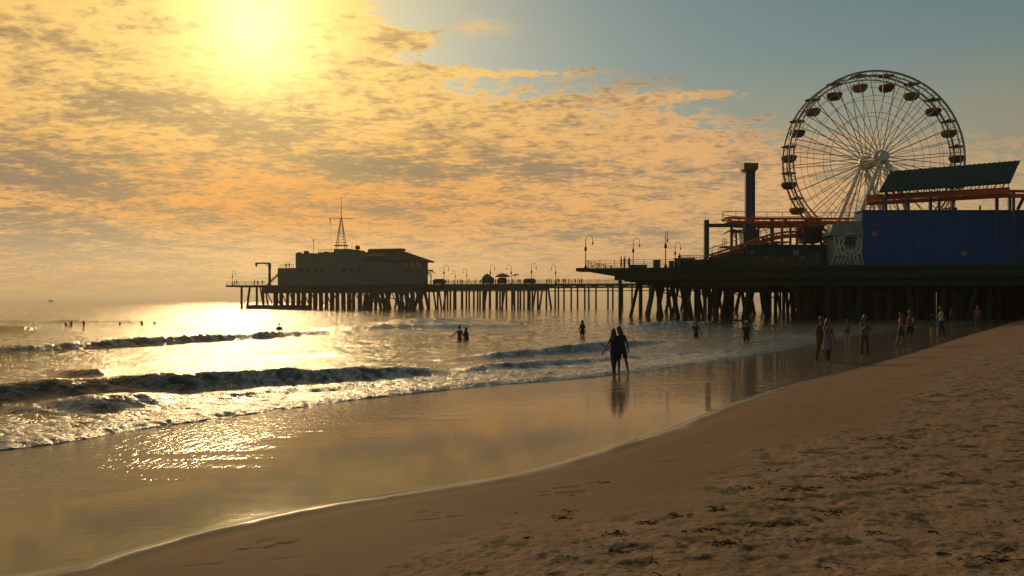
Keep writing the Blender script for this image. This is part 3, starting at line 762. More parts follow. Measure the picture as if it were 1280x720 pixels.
for y, ye in ((-HW, -HL*.9), (HW, HL*.9)):
    for i in range(40):
        a = 2*math.pi*(i+.5)/40; a2 = a
        mb = MB(); mb.beam(onrim(a+(.10 if i % 2 else -.10), ye, 1.0), onrim(a2, y, RAD-.6), .10 if i % 2 else .085)
        part(mb, 'spoke', 'cable', fw)
mb = MB()
for i in range(20):
    a = 2*math.pi*(i+.5)/20; mb.beam(onrim(a, -HW, RAD-.3), onrim(a, HW, RAD-.3), .12)
    mb.beam(onrim(a+math.pi/20, -HW, RAD-.3), onrim(a+math.pi/20, HW, RAD-.3), .09)
    mb.beam(onrim(a, -HL*.85, 1.0), onrim(a, HL*.85, 1.0), .08)
part(mb, 'rim_ties', 'rim_steel', fw)
def ycyl(mb, y0, y1, r, n=24, r2=None):
    mb.tube([hub+Vector((0, y0, 0)), hub+Vector((0, y1, 0))], [r, r2 or r], n)
for sg in (-1, 1):
    mb = MB(); ycyl(mb, sg*HL*.72, sg*HL*1.0, 1.12); ycyl(mb, sg*HL*1.0, sg*HL*1.12, .6)
    part(mb, 'hub_drum', 'white_steel', fw)
mb = MB(); ycyl(mb, -HL*.72, HL*.72, .45); part(mb, 'axle', 'white_steel', fw)
for sy_ in (-1, 1):
    for sx_ in (-1, 1):
        topp = hub+Vector((sx_*.25, sy_*(HL+.75), -.2)); bot = Vector((hub.x+sx_*6.6, hub.y+sy_*(HL+1.3), DZ))
        mb = MB(); mb.tube([bot, topp], [.38, .27], 10); part(mb, 'support_leg', 'white_steel', fw, smooth=True)
        mb = MB(); mb.tube([bot+Vector((-sx_*2.1, 0, 0)), topp-UP*1.2], [.16, .12], 6); part(mb, 'brace', 'white_steel', fw)
    mb = MB()
    for k in range(1, 9):
        f0 = k/9.5; bl = Vector((hub.x-6.6, hub.y+sy_*(HL+1.3), DZ)); br_ = bl+Vector((13.2, 0, 0)); tp = hub+Vector((0, sy_*(HL+.75), 0))
        mb.beam(bl.lerp(tp, f0), (bl+Vector((2.1, 0, 0))).lerp(tp-UP*1.2, f0+.03), .09)
        mb.beam(br_.lerp(tp, f0), (br_-Vector((2.1, 0, 0))).lerp(tp-UP*1.2, f0+.03), .09)
    part(mb, 'leg_lattice', 'white_steel', fw)
    mb = MB(); ycyl(mb, sy_*(HL+.35), sy_*(HL+1.15), .75, 16); part(mb, 'bearing', 'white_steel', fw)
for i in range(20):
    a = 2*math.pi*(i+.5)/20; c_ = onrim(a, 0, RAD-.3)
    yel = (i % 2 == 1); mt = 'yellow' if yel else 'maroon'
    r_ = bpy.data.objects.new('gondola', None); COL.objects.link(r_); r_.parent = fw; r_.location = c_-fw.location
    mb = MB(); mb.lathe((0, 0, -2.35), [(.35, 0), (.75, .06), (1.02, .38), (1.16, .75), (1.18, .95), (1.05, .95), (.98, .4), (.1, .25)], 16); mb.build('basket', mt, r_, smooth=True)
    mb = MB(); mb.lathe((0, 0, 0.02), [(1.12, -.02), (1.15, .03), (.5, .20), (.12, .40), (.05, .5)], 16); mb.build('canopy', mt if i % 2 else 'brown_steel', r_)
    mb = MB()
    for q in range(4):
        an = math.pi/4+q*math.pi/2; mb.beam((.95*math.cos(an), .95*math.sin(an), -1.4), (.9*math.cos(an), .9*math.sin(an), .03), .055)
    mb.beam((0, 0, -2.1), (0, 0, 0), .08); mb.build('frame', 'rim_steel', r_)

# ------------------------------------------------------------------ boarding station under the wheel
pst = at(1059, 300, 107.6)
stn = empty('ride_station', (pst.x, pst.y, DZ)); tag(stn, 'pale grey wheel boarding station with a lattice front left of the blue wall', 'building')
def fb(name, x0, x1, y0, y1, Yd, dep, m_, parent, bevel=.04):
    a, b_ = at(x0, y1, Yd), at(x1, y0, Yd); mb = MB(); mb.box(((a.x+b_.x)/2, Yd+dep/2, (a.z+b_.z)/2), (b_.x-a.x, dep, b_.z-a.z)); return part(mb, name, m_, parent, bevel=bevel)
DY = HY-(DZ-EYE)/107.6*F
fb('wall', 1043, 1078, 293, DY, 107.6, 2.5, 'pale_wall', stn)
mb = MB()
a, b_ = at(1037, 294, 107.2), at(1080, 294, 107.2); tp = at(1062, 277, 113)
mb.add([a, b_, b_+Vector((0, 3, 0)), a+Vector((0, 3, 0)), at(1041, 280, 108), at(1077, 276, 108), at(1075, 277, 109.6), at(1042, 281, 109.6)], [(0, 1, 5, 4), (1, 2, 6, 5), (2, 3, 7, 6), (3, 0, 4, 7), (4, 5, 6, 7), (3, 2, 1, 0)])
part(mb, 'roof', 'pale_wall', stn)
mb = MB()
for k in range(7):
    mb.beam(at(1042+k*5, 293, 107.45), at(1040+k*5+9, 331, 107.45), .10); mb.beam(at(1052+k*4.4, 293, 107.45), at(1040+k*5-1, 331, 107.45), .10)
for r_a in (1.0, 1.55):
    c_ = at(1063, 306, 107.3); mb.tube([c_+Vector((math.sin(x_)*r_a, 0, math.cos(x_)*r_a)) for x_ in np.linspace(0, 2*math.pi, 25)], .07, 5, cap=False)
part(mb, 'lattice', 'white_steel', stn)
mb = MB(); c_ = at(1063, 301, 107.2); mb.box(c_, (1.3, .1, 1.2)); part(mb, 'sign', 'brown_cloth', stn)

# ------------------------------------------------------------------ blue hall
bh = empty('blue_hall', (at(1180, 300, 108.5).x, 108.5, DZ)); tag(bh, 'long plain blue walled hall on the right end of the pier', 'building')
DYb = HY-(DZ-EYE)/108.5*F
fb('wall', 1078, 1420, 264, DYb+.1, 108.5, 2.4, 'blue_wall', bh)
fb('parapet', 1077, 1421, 262.3, 264, 108.3, 2.8, 'blue_steel', bh, .02)
mb = MB()
for k in range(26): mb.box((at(1090+k*26, 300, 108.46).x, 108.46, (at(0, 265, 108.5).z+DZ)/2), (.06, .08, at(0, 265, 108.5).z-DZ-.4))
part(mb, 'wall_battens', 'blue_wall', bh)
mb = MB(); c_ = at(1093, 292, 108.3); mb.tube([c_, c_+Vector((0, .14, 0))], .38, 16); part(mb, 'round_sign', 'pink_sign', bh)
for x_, y_, s_ in ((1205, 317, (.8, .45)), (1150, 309, (.35, .3)), (1226, 283, (.3, .3)), (1083, 291, (.4, .25))):
    mb = MB(); mb.box(at(x_, y_, 108.4), (s_[0], .1, s_[1])); part(mb, 'wall_plate', 'pale_glass' if x_ == 1205 else 'grey_wall', bh)  # small plain plates for faint coloured marks on the wall
mb = MB()
for x_ in (1225, 1262): mb.beam(at(x_, 262.3, 109), at(x_, 257, 109), .2)
part(mb, 'roof_vent', 'brown_steel', bh)
# teal canopy roof with its truss
tr = empty('canopy_roof', (at(1180, 230, 109).x, 109, DZ)); tag(tr, 'slanted teal canopy roof above the coaster track, in front of the wheel', 'canopy')
mb = MB(); a = [at(1099.5, 239, 108), at(1263, 227.5, 104.5), at(1275, 200.5, 108.6), at(1114, 214, 112)]
nrm = (a[1]-a[0]).cross(a[3]-a[0]).normalized()
mb.add(a+[v-nrm*.25 for v in a], [(0, 1, 2, 3), (7, 6, 5, 4), (0, 4, 5, 1), (1, 5, 6, 2), (2, 6, 7, 3), (3, 7, 4, 0)]); part(mb, 'roof_sheet', 'teal_roof', tr)
mb = MB()
for k in range(27):
    f0 = k/26; lo = a[0].lerp(a[1], f0); hi = a[3].lerp(a[2], f0); mb.beam(lo+nrm*.07, hi+nrm*.07, .07, .1)
part(mb, 'roof_seams', 'teal_roof', tr)
mb = MB()
lowA, lowB = at(1105, 246, 109), at(1266, 237.5, 105.8)
for k in range(17):
    f0 = k/16; f1 = min(1, (k+.5)/16); p_ = (a[0].lerp(a[1], f0)); q_ = lowA.lerp(lowB, f0)+Vector((0, 1, 0)); mb.beam(p_+Vector((0, .4, 0)), q_, .09); mb.beam(q_, a[0].lerp(a[1], f1)+Vector((0, .4, 0)), .07)
    mb.beam(a[3].lerp(a[2], f0)-nrm*.3, q_+Vector((0, 2, 0)), .10)
part(mb, 'truss', 'brown_steel', tr)
for x_ in (1107, 1135, 1163, 1191, 1246, 1262):
    mb = MB(); t_ = at(x_, 241, 109.5); mb.beam(t_, Vector((t_.x, t_.y, DZ)), .34); part(mb, 'post', 'blue_steel', tr)

# ------------------------------------------------------------------ roller coaster
rc = empty('roller_coaster', (at(1000, 290, 116).x, 116, DZ)); tag(rc, 'orange steel roller coaster winding round the foot of the wheel', 'roller coaster')
def track(pts, m_='orange_steel', gauge=1.0, railh=.9):
    pts = [Vector(p) for p in pts]
    # smooth
    for _ in range(2):
        Q = [pts[0]]
        for p_, q_ in zip(pts[:-1], pts[1:]): Q += [p_.lerp(q_, .25), p_.lerp(q_, .75)]
        Q.append(pts[-1]); pts = Q
    r1 = MB(); r2 = MB()
    L_ = []; R_ = []
    for i, p_ in enumerate(pts):
        d_ = (pts[min(i+1, len(pts)-1)]-pts[max(0, i-1)]).normalized(); n_ = UP.cross(d_).normalized(); L_.append(p_+n_*gauge/2); R_.append(p_-n_*gauge/2)
    r1.tube(L_, .14, 6); r1.tube(R_, .14, 6); r1.tube([p_-UP*.6 for p_ in pts], .29, 8)
    acc = 0
    for i in range(1, len(pts)):
        acc += (pts[i]-pts[i-1]).length
        if acc > 1.0: r1.beam(L_[i], R_[i], .10); r1.beam(L_[i], pts[i]-UP*.55, .08); r1.beam(R_[i], pts[i]-UP*.55, .08); acc = 0
    part(r1, 'track', m_, rc)
    if railh:
        r2.tube([p_+UP*railh for p_ in L_], .05, 5)
        acc = 0
        for i in range(1, len(pts)):
            acc += (pts[i]-pts[i-1]).length
            if acc > 1.9: r2.beam(L_[i], L_[i]+UP*railh, .06); acc = 0
        part(r2, 'track_railing', 'brown_steel', rc)
track([at(1090, 273, 122), at(1040, 273.5, 119), at(1000, 273, 116), at(960, 273.5, 114), at(925, 273, 113), at(910, 272, 113.5), at(906, 275, 116), at(912, 277, 119), at(935, 278, 121), at(975, 278, 123), at(1030, 277, 125)])
track([at(880, 321, 112), at(905, 313, 112), at(930, 305, 112.5), at(950, 297, 113), at(972, 291, 113.5), at(995, 289, 114), at(1020, 292, 116), at(1045, 296, 119)])
track([at(985, 303, 112.5), at(960, 303, 112), at(930, 309, 112), at(905, 317, 112), at(890, 321, 113)], railh=0)
track([at(1083, 248.5, 112), at(1120, 247, 111), at(1170, 244, 109.5), at(1230, 240.5, 107), at(1262, 238.5, 106), at(1300, 240, 104), at(1350, 246, 103)], railh=0)
# lattice side beams of the upper track
mb = MB(); mb.beam(at(1083, 247.5, 111.2), at(1262, 237.8, 105.2), .25, .8); part(mb, 'catwalk', 'orange_steel', rc)
def post(px_, y0, Yd, m_, w_=.42):
    mb = MB(); t_ = at(px_, y0, Yd); mb.tube([Vector((t_.x, t_.y, DZ)), t_], w_/2, 10); part(mb, 'support_post', m_, rc)
for x_, y_, Yd, m_, w_ in ((914.5, 279, 113.5, 'brown_steel', .42), (977.5, 276, 114, 'orange_steel', .4), (965, 273, 114.4, 'blue_steel', .55), (1005, 277, 116, 'brown_steel', .4),
                            (1015, 292, 115, 'blue_steel', .5), (1032, 291, 117, 'blue_steel', .7), (940, 300, 112.7, 'orange_steel', .35), (948, 279, 114.2, 'brown_steel', .35), (988, 277, 115.4, 'blue_steel', .35), (996, 290, 114, 'orange_steel', .35), (925, 306, 112.4, 'blue_steel', .4), (954, 297, 113, 'blue_steel', .45),
                            (1246, 241, 106.6, 'purple_steel', .36), (1267, 239, 106, 'purple_steel', .36), (1174, 245, 109.4, 'purple_steel', .36), (1105, 249, 111.5, 'purple_steel', .45), (1133, 247, 111, 'purple_steel', .36)):
    post(x_, y_, Yd, m_, w_)
mb = MB(); mb.beam(at(1283, 240, 105), at(1272, 262, 106), .3); mb.beam(at(1300, 240, 105), at(1286, 262, 106), .3); part(mb, 'brace', 'purple_steel', rc)
mb = MB(); mb.beam(at(977.5, 279, 114), at(983, 274, 116), .3); part(mb, 'brace', 'orange_steel', rc)
# platform with ladder beside the first post
mb = MB(); mb.box(at(908, 309, 113), (1.8, 1.4, .25)); part(mb, 'service_platform', 'yellow', rc)
mb = MB()
for x_ in (903.3, 905.5, 908): mb.beam(at(x_, 308, 112.6), at(x_, 298.5, 112.6), .06)
for y_ in (298.5, 302): mb.beam(at(903, y_, 112.6), at(909, y_, 112.6), .06)
part(mb, 'ladder_cage', 'lampmetal', rc)
# red ride house on the track by the wheel
rh = empty('ride_house', (at(1017, 300, 112).x, 112, DZ)); tag(rh, 'dark red open house with fringed roof between the coaster track and the wheel legs', 'kiosk')
fb('body', 1005, 1028, 285, 303, 112.2, 3, 'maroon', rh)
mb = MB(); c_ = at(1016.5, 283.5, 112); mb.box(c_+Vector((0, 1.5, 0)), (3.0, 3.4, .35)); 
for k in range(12): mb.box(at(1004.5+k*2.15, 285, 111.6), (.12, .08, .4))
part(mb, 'roof', 'brown_steel', rh)
for x_ in (1006, 1027, 1016):
    mb = MB(); p_ = at(x_, 303, 112.6); mb.beam(p_, Vector((p_.x, p_.y, DZ)), .35); part(mb, 'leg', 'brown_steel', rh)
for x_ in (1010, 1017, 1024):
    mb = MB(); mb.box(at(x_, 295, 112.15), (.5, .12, .8)); part(mb, 'window', 'dark_glass', rh)

# ------------------------------------------------------------------ drop tower, green frame
dtp = at(936.5, 300, 118); dtw = empty('drop_tower', (dtp.x, dtp.y, DZ)); tag(dtw, 'tall slim blue and purple drop tower with a yellow brown cap', 'drop tower')
zt = zof(213, 118)
mb = MB(); mb.box((dtp.x, dtp.y, (DZ+zt)/2), (1.15, 1.15, zt-DZ)); part(mb, 'shaft', 'purple_steel', dtw, bevel=.12)
mb = MB()
for sx_ in (-1, 1): mb.box((dtp.x+sx_*.62, dtp.y-.5, (DZ+zt)/2), (.14, .3, zt-DZ-.2))
mb.box((dtp.x, dtp.y-.66, (DZ+zt)/2), (.35, .14, zt-DZ-.2)); part(mb, 'guide_rails', 'blue_steel', dtw)
mb = MB(); mb.box((dtp.x, dtp.y, zof(209, 118)), (2.1, 2.1, .95)); mb.box((dtp.x, dtp.y, zof(214, 118)), (1.6, 1.6, .35)); part(mb, 'cap', 'yellow', dtw, bevel=.05)
mb = MB(); mb.box((dtp.x, dtp.y, zof(296, 118)), (2.3, 2.3, 2.1)); mb.box((dtp.x, dtp.y, zof(290, 118)), (1.6, 1.6, 1.6)); part(mb, 'seat_carriage', 'blue_steel', dtw, bevel=.1)
gp = at(883, 300, 112); gf = empty('gantry_frame', (gp.x, gp.y, DZ)); tag(gf, 'dark green right angled steel frame at the left end of the coaster', 'gantry')
mb = MB(); mb.box((gp.x, gp.y, (DZ+zof(275, 112))/2), (.66, .6, zof(275, 112)-DZ)); part(mb, 'post', 'green_steel', gf, bevel=.04)
mb = MB(); mb.beam(at(885.5, 281.8, 112), at(925, 281.8, 114), .5, .5); part(mb, 'beam', 'green_steel', gf)
for k in range(3):
    mb = MB(); mb.tube([at(915+k*4.5, 281, 113.6+.1*k)+Vector((0, -.5, 0)), at(915+k*4.5, 281, 113.6+.1*k)+Vector((0, .5, 0))], .35, 10); part(mb, 'pulley', 'blue_steel', gf)

# ------------------------------------------------------------------ dark arcade mass and clutter on the deck
ab = empty('arcade_building', (at(960, 320, 110).x, 110, DZ)); tag(ab, 'low dark green arcade building below the coaster track', 'building')
DYa = HY-(DZ-EYE)/110*F
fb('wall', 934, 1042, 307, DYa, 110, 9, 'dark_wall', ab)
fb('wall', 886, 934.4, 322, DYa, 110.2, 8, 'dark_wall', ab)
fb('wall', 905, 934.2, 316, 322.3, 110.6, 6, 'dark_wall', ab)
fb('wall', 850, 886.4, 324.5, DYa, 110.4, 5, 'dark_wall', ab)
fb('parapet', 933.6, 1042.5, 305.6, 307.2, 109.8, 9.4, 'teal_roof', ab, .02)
for x_, s_, mm in ((958, .6, 'grey_wall'), (1003, .45, 'grey_wall'), (995, .8, 'pale_wall'), (940, .5, 'grey_wall'), (1022, .9, 'blue_steel'), (1024, .35, 'grey_wall')):
    mb = MB(); mb.box(at(x_, 316+(x_ % 5)*2, 109.93), (s_, .12, s_*.9)); part(mb, 'poster', mm, ab)
for x_ in range(945, 1038, 11):
    mb = MB(); mb.box(at(x_, 327, 109.95), (.8, .12, 1.3)); part(mb, 'window', 'dark_glass', ab)
for i_, (x_, y_, w_, h_, m_) in enumerate(((946, 303.5, 1.0, .5, 'blue_steel'), (955, 303.5, 1.3, .5, 'dark_wall'), (968, 303.5, .8, .7, 'blue_steel'), (1037, 301, 1.0, 1.2, 'blue_steel'))):
    mb = MB(); c_ = at(x_, y_, 113); zb_ = at(0, 306, 110).z; mb.box((c_.x, 113, zb_+h_/2+.02), (w_, 1, h_)); part(mb, 'roof_unit', m_, ab, bevel=.03)
rl = MB()
for x_ in np.arange(850, 912, 3.0): rl.beam(at(x_, 325, 110.1), at(x_, 319, 110.1), .06)
for y_ in (319, 321.5): rl.beam(at(850, y_, 110.1), at(912, y_, 110.1), .06)
part(rl, 'roof_railing', 'railing', ab)
# strings / awning on the front fascia edge: deck kiosk boxes
def deckbox(name, px_, y0, t, w_, dpt, label, cat, m_, parts=None):
    p = pp(px_, t); h_ = zof(y0, p.y)-DZ; r_ = empty(name, (p.x, p.y, DZ)); tag(r_, label, cat)
    mb = MB(); mb.box((p.x, p.y, DZ+h_*.45), (w_, dpt, h_*.9), U, V); part(mb, 'body', m_, r_, bevel=.05)
    mb = MB(); mb.box((p.x, p.y, DZ+h_*.95+.003), (w_*1.12, dpt*1.12, h_*.1), U, V); part(mb, 'lid', 'lampmetal', r_, bevel=.03)
    return r_
deckbox('trash_bin', 821, 325, 1.2, .95, .8, 'larger blue bin standing by the tallest lamp on the pier deck', 'bin', 'blue_steel')
deckbox('trash_bin', 839, 326, 1.2, .6, .6, 'smaller blue bin between the tallest and shorter lamps', 'bin', 'blue_steel')
deckbox('storage_bench', 798, 331, 1.4, 2.4, .8, 'long low dark bench box at the railing under the second lamp', 'bench', 'lampmetal')
p = pp(752, 2.2); r_ = empty('picnic_table', (p.x, p.y, DZ)); tag(r_, 'small table with stools behind the railing at the pier corner', 'table')
mb = MB(); mb.box(p+UP*(DZ+.75), (1.5, .8, .06)); part(mb, 'tabletop', 'lampmetal', r_)
for sx_ in (-.6, .6):
    mb = MB(); mb.beam(p+Vector((sx_, 0, DZ)), p+Vector((sx_*.8, 0, DZ+.75)), .08); part(mb, 'leg', 'lampmetal', r_)
for sx_ in (-1.3, 1.4):
    mb = MB(); mb.lathe(p+Vector((sx_, 0, DZ)), [(.2, 0), (.06, .05), (.06, .4), (.24, .45), (.24, .52)], 10); part(mb, 'stool', 'lampmetal', r_)
# kiosk where the railing rises
kb = empty('deck_kiosk', tuple(pp(853, 1.5)+UP*DZ)); tag(kb, 'dark low kiosk with pale trim at the left end of the arcade', 'kiosk')
p = pp(856, 1.8); h_ = zof(324, p.y)-DZ
mb = MB(); mb.box(p+UP*(DZ+h_/2), (2.6, 2.2, h_), U, V); part(mb, 'body', 'dark_wall', kb, bevel=.05)
mb = MB(); mb.box(p-V*1.15+UP*(DZ+h_*.6)-U*.4, (1.2, .06, .5), U, V); part(mb, 'serving_hatch', 'grey_wall', kb)
mb = MB(); mb.box(p+UP*(DZ+h_+.06), (2.9, 2.5, .12), U, V); part(mb, 'roof', 'lampmetal', kb)

# palm tree behind the tower, small palms beside the restaurant
def palm(p, zb_, zt_, label, cr=1.8, grp=None):
    r_ = empty('palm_tree', (p.x, p.y, zb_)); tag(r_, label, 'palm tree', grp)
    mb = MB(); mb.tube([Vector((p.x, p.y, zb_)), Vector((p.x+.1, p.y, (zb_+zt_)/2)), Vector((p.x, p.y, zt_))], [.2, .15, .12], 8); part(mb, 'trunk', 'bark', r_, smooth=True)
    mb = MB()
    for k in range(16):
        an = 2*math.pi*k/16+random.uniform(-.2, .2); el = random.uniform(-.1, .9); L_ = cr*random.uniform(.8, 1.1); prev = None
        for j in range(9):
            f0 = j/8; rad = L_*f0*math.cos(el*(1-f0*.4)); zz_ = L_*(math.sin(el)*f0-.75*f0*f0)
            q_ = Vector((p.x+math.cos(an)*rad, p.y+math.sin(an)*rad, zt_+zz_))
            if prev is not None:
                mb.beam(prev, q_, .035); side = Vector((-math.sin(an), math.cos(an), 0))
                for sgn in (-1, 1):
                    lf = .6*cr/1.8*(1-.6*f0)
                    for dd in (0, .5):
                        b0 = prev.lerp(q_, dd); b1 = prev.lerp(q_, dd+.35); tp_ = b0+side*sgn*lf+Vector((math.cos(an)*.15, math.sin(an)*.15, -lf*.55)); mb.add([b0, b1, tp_], [(0, 1, 2)])
            prev = q_
    part(mb, 'crown', 'leaf', r_)
p = at(920, 300, 115); palm(p, DZ, zof(289, 115), 'palm tree half hidden behind the drop tower', 1.9)
for px_, yt, lab in ((533.5, 341, 'small palm right against the restaurant wall'), (538.5, 338, 'small palm a step away from the restaurant on the pier')):
    p = np_(px_, 3); palm(p, DZ, zof(yt, p.y), lab, 1.5, 'small palms beside the restaurant')

# parasols on the narrow pier
def parasol(px_, ytop, rad, hh, tilt, label, m_='canvas'):
    p = np_(px_, 3); zt_ = zof(ytop, p.y); r_ = empty('parasol', (p.x, p.y, DZ)); tag(r_, label, 'parasol', 'parasols on the narrow pier')
    rot = Matrix.Rotation(tilt, 4, 'Y'); mb = MB(); n = 16; vs = []
    prof = [(.03, 0), (rad*.45, -hh*.25), (rad*.8, -hh*.6), (rad, -hh)]
    mb.lathe((0, 0, 0), prof+[(rad*.97, -hh+.02), (rad*.78, -hh*.6-.06), (.02, -.08)], n)
    mb.v = [tuple((rot @ Vector(v))+Vector((p.x, p.y, zt_))) for v in mb.v]; part(mb, 'canopy', m_, r_, smooth=False)
    mb = MB(); mb.tube([Vector((p.x, p.y, DZ)), Vector((p.x, p.y, zt_+.1))], .05, 6); part(mb, 'pole', 'lampmetal', r_)
    mb = MB(); mb.lathe((p.x, p.y, DZ), [(.35, 0), (.35, .1), (.08, .14)], 10); part(mb, 'base', 'lampmetal', r_)
parasol(609, 342, 1.5, 1.3, 0, 'rounded dark parasol, leftmost of those on the far pier')
parasol(628, 341.5, 2.3, 1.1, 0, 'widest dark parasol in the middle of the far pier')
parasol(644, 342.5, 1.1, .45, R(-14), 'small tilted parasol just right of the widest one')
# market carts beneath the parasols
for px_, w_, y0, lab in ((610, 3.4, 346, 'dark cart under the rounded parasol'), (628, 2.4, 347, 'dark cart under the widest parasol'), (662, 3.4, 348.5, 'dark low stall on the open stretch of the far pier'), (549, 3.6, 349, 'dark low stall beside the restaurant palms')):
    p = np_(px_, 2.6); h_ = zof(y0, p.y)-DZ; r_ = empty('vendor_cart', (p.x, p.y, DZ)); tag(r_, lab, 'cart', 'vendor carts on the narrow pier')
    mb = MB(); mb.box(p+UP*(DZ+.25+h_*.36), (w_, 1.4, h_*.72), U, V); part(mb, 'body', 'navy_cloth', r_, bevel=.08)
    mb = MB(); mb.box(p+UP*(DZ+.27+h_*.80), (w_*.8, 1.5, h_*.14), U, V); part(mb, 'counter', 'lampmetal', r_, bevel=.03)
    for sx_ in (-1, 1):
        c_ = p+U*sx_*w_*.35-V*.72+UP*(DZ+.28); mb = MB(); mb.tube([c_, c_+V*.1], .28, 12); part(mb, 'wheel', 'lampmetal', r_)

# ------------------------------------------------------------------ people
def remeshed(mb, name, vox, m_, parent):
    me = bpy.data.meshes.new('tmp'); me.from_pydata(mb.v, [], mb.f); me.update()
    bm = bmesh.new(); bm.from_mesh(me); bmesh.ops.recalc_face_normals(bm, faces=bm.faces); bm.to_mesh(me); bm.free()
    o = bpy.data.objects.new('tmp', me); COL.objects.link(o)
    md = o.modifiers.new('r', 'REMESH'); md.mode = 'VOXEL'; md.voxel_size = vox; md.use_smooth_shade = True
    sm = o.modifiers.new('s', 'SMOOTH'); sm.factor = .5; sm.iterations = 2
    dg = bpy.context.evaluated_depsgraph_get(); me2 = bpy.data.meshes.new_from_object(o.evaluated_get(dg)); me2.name = name
    bpy.data.objects.remove(o); bpy.data.meshes.remove(me)
    me2.materials.clear(); me2.materials.append(M[m_])
    for p_ in me2.polygons: p_.use_smooth = True; p_.material_index = 0
    o2 = bpy.data.objects.new(name, me2); COL.objects.link(o2); o2.parent = parent; return o2
def hand(mb, wr, d_, palmn, thumbside, curl=.5):
    """palm plus five bent fingers of different length"""
    d_ = d_.normalized(); n_ = (palmn-d_*palmn.dot(d_)).normalized(); s_ = d_.cross(n_).normalized()*thumbside
    pc = wr+d_*.045; mb.cap(wr, wr+d_*.085, .026, .034)
    mb.cap(wr+d_*.05-s_*.018, wr+d_*.088-s_*.024, .018, .016); mb.cap(wr+d_*.04+s_*.018, wr+d_*.088+s_*.024, .02, .016)
    for k, (off, L_) in enumerate(((.030, .068), (.010, .078), (-.010, .072), (-.030, .055))):
        b0 = wr+d_*.09+s_*off; b1 = b0+(d_*math.cos(curl)+n_*math.sin(curl))*L_*.55; b2 = b1+(d_*math.cos(curl*2)+n_*math.sin(curl*2))*L_*.45
        mb.cap(b0, b1, .0105, .0095, 6); mb.cap(b1, b2, .0095, .008, 6)
    t0 = wr+d_*.03+s_*.028; t1 = t0+(d_*.7+s_*.7+n_*.25).normalized()*.04; t2 = t1+(d_*.95+s_*.25+n_*.3).normalized()*.03
    mb.cap(t0, t1, .014, .011, 6); mb.cap(t1, t2, .011, .009, 6)
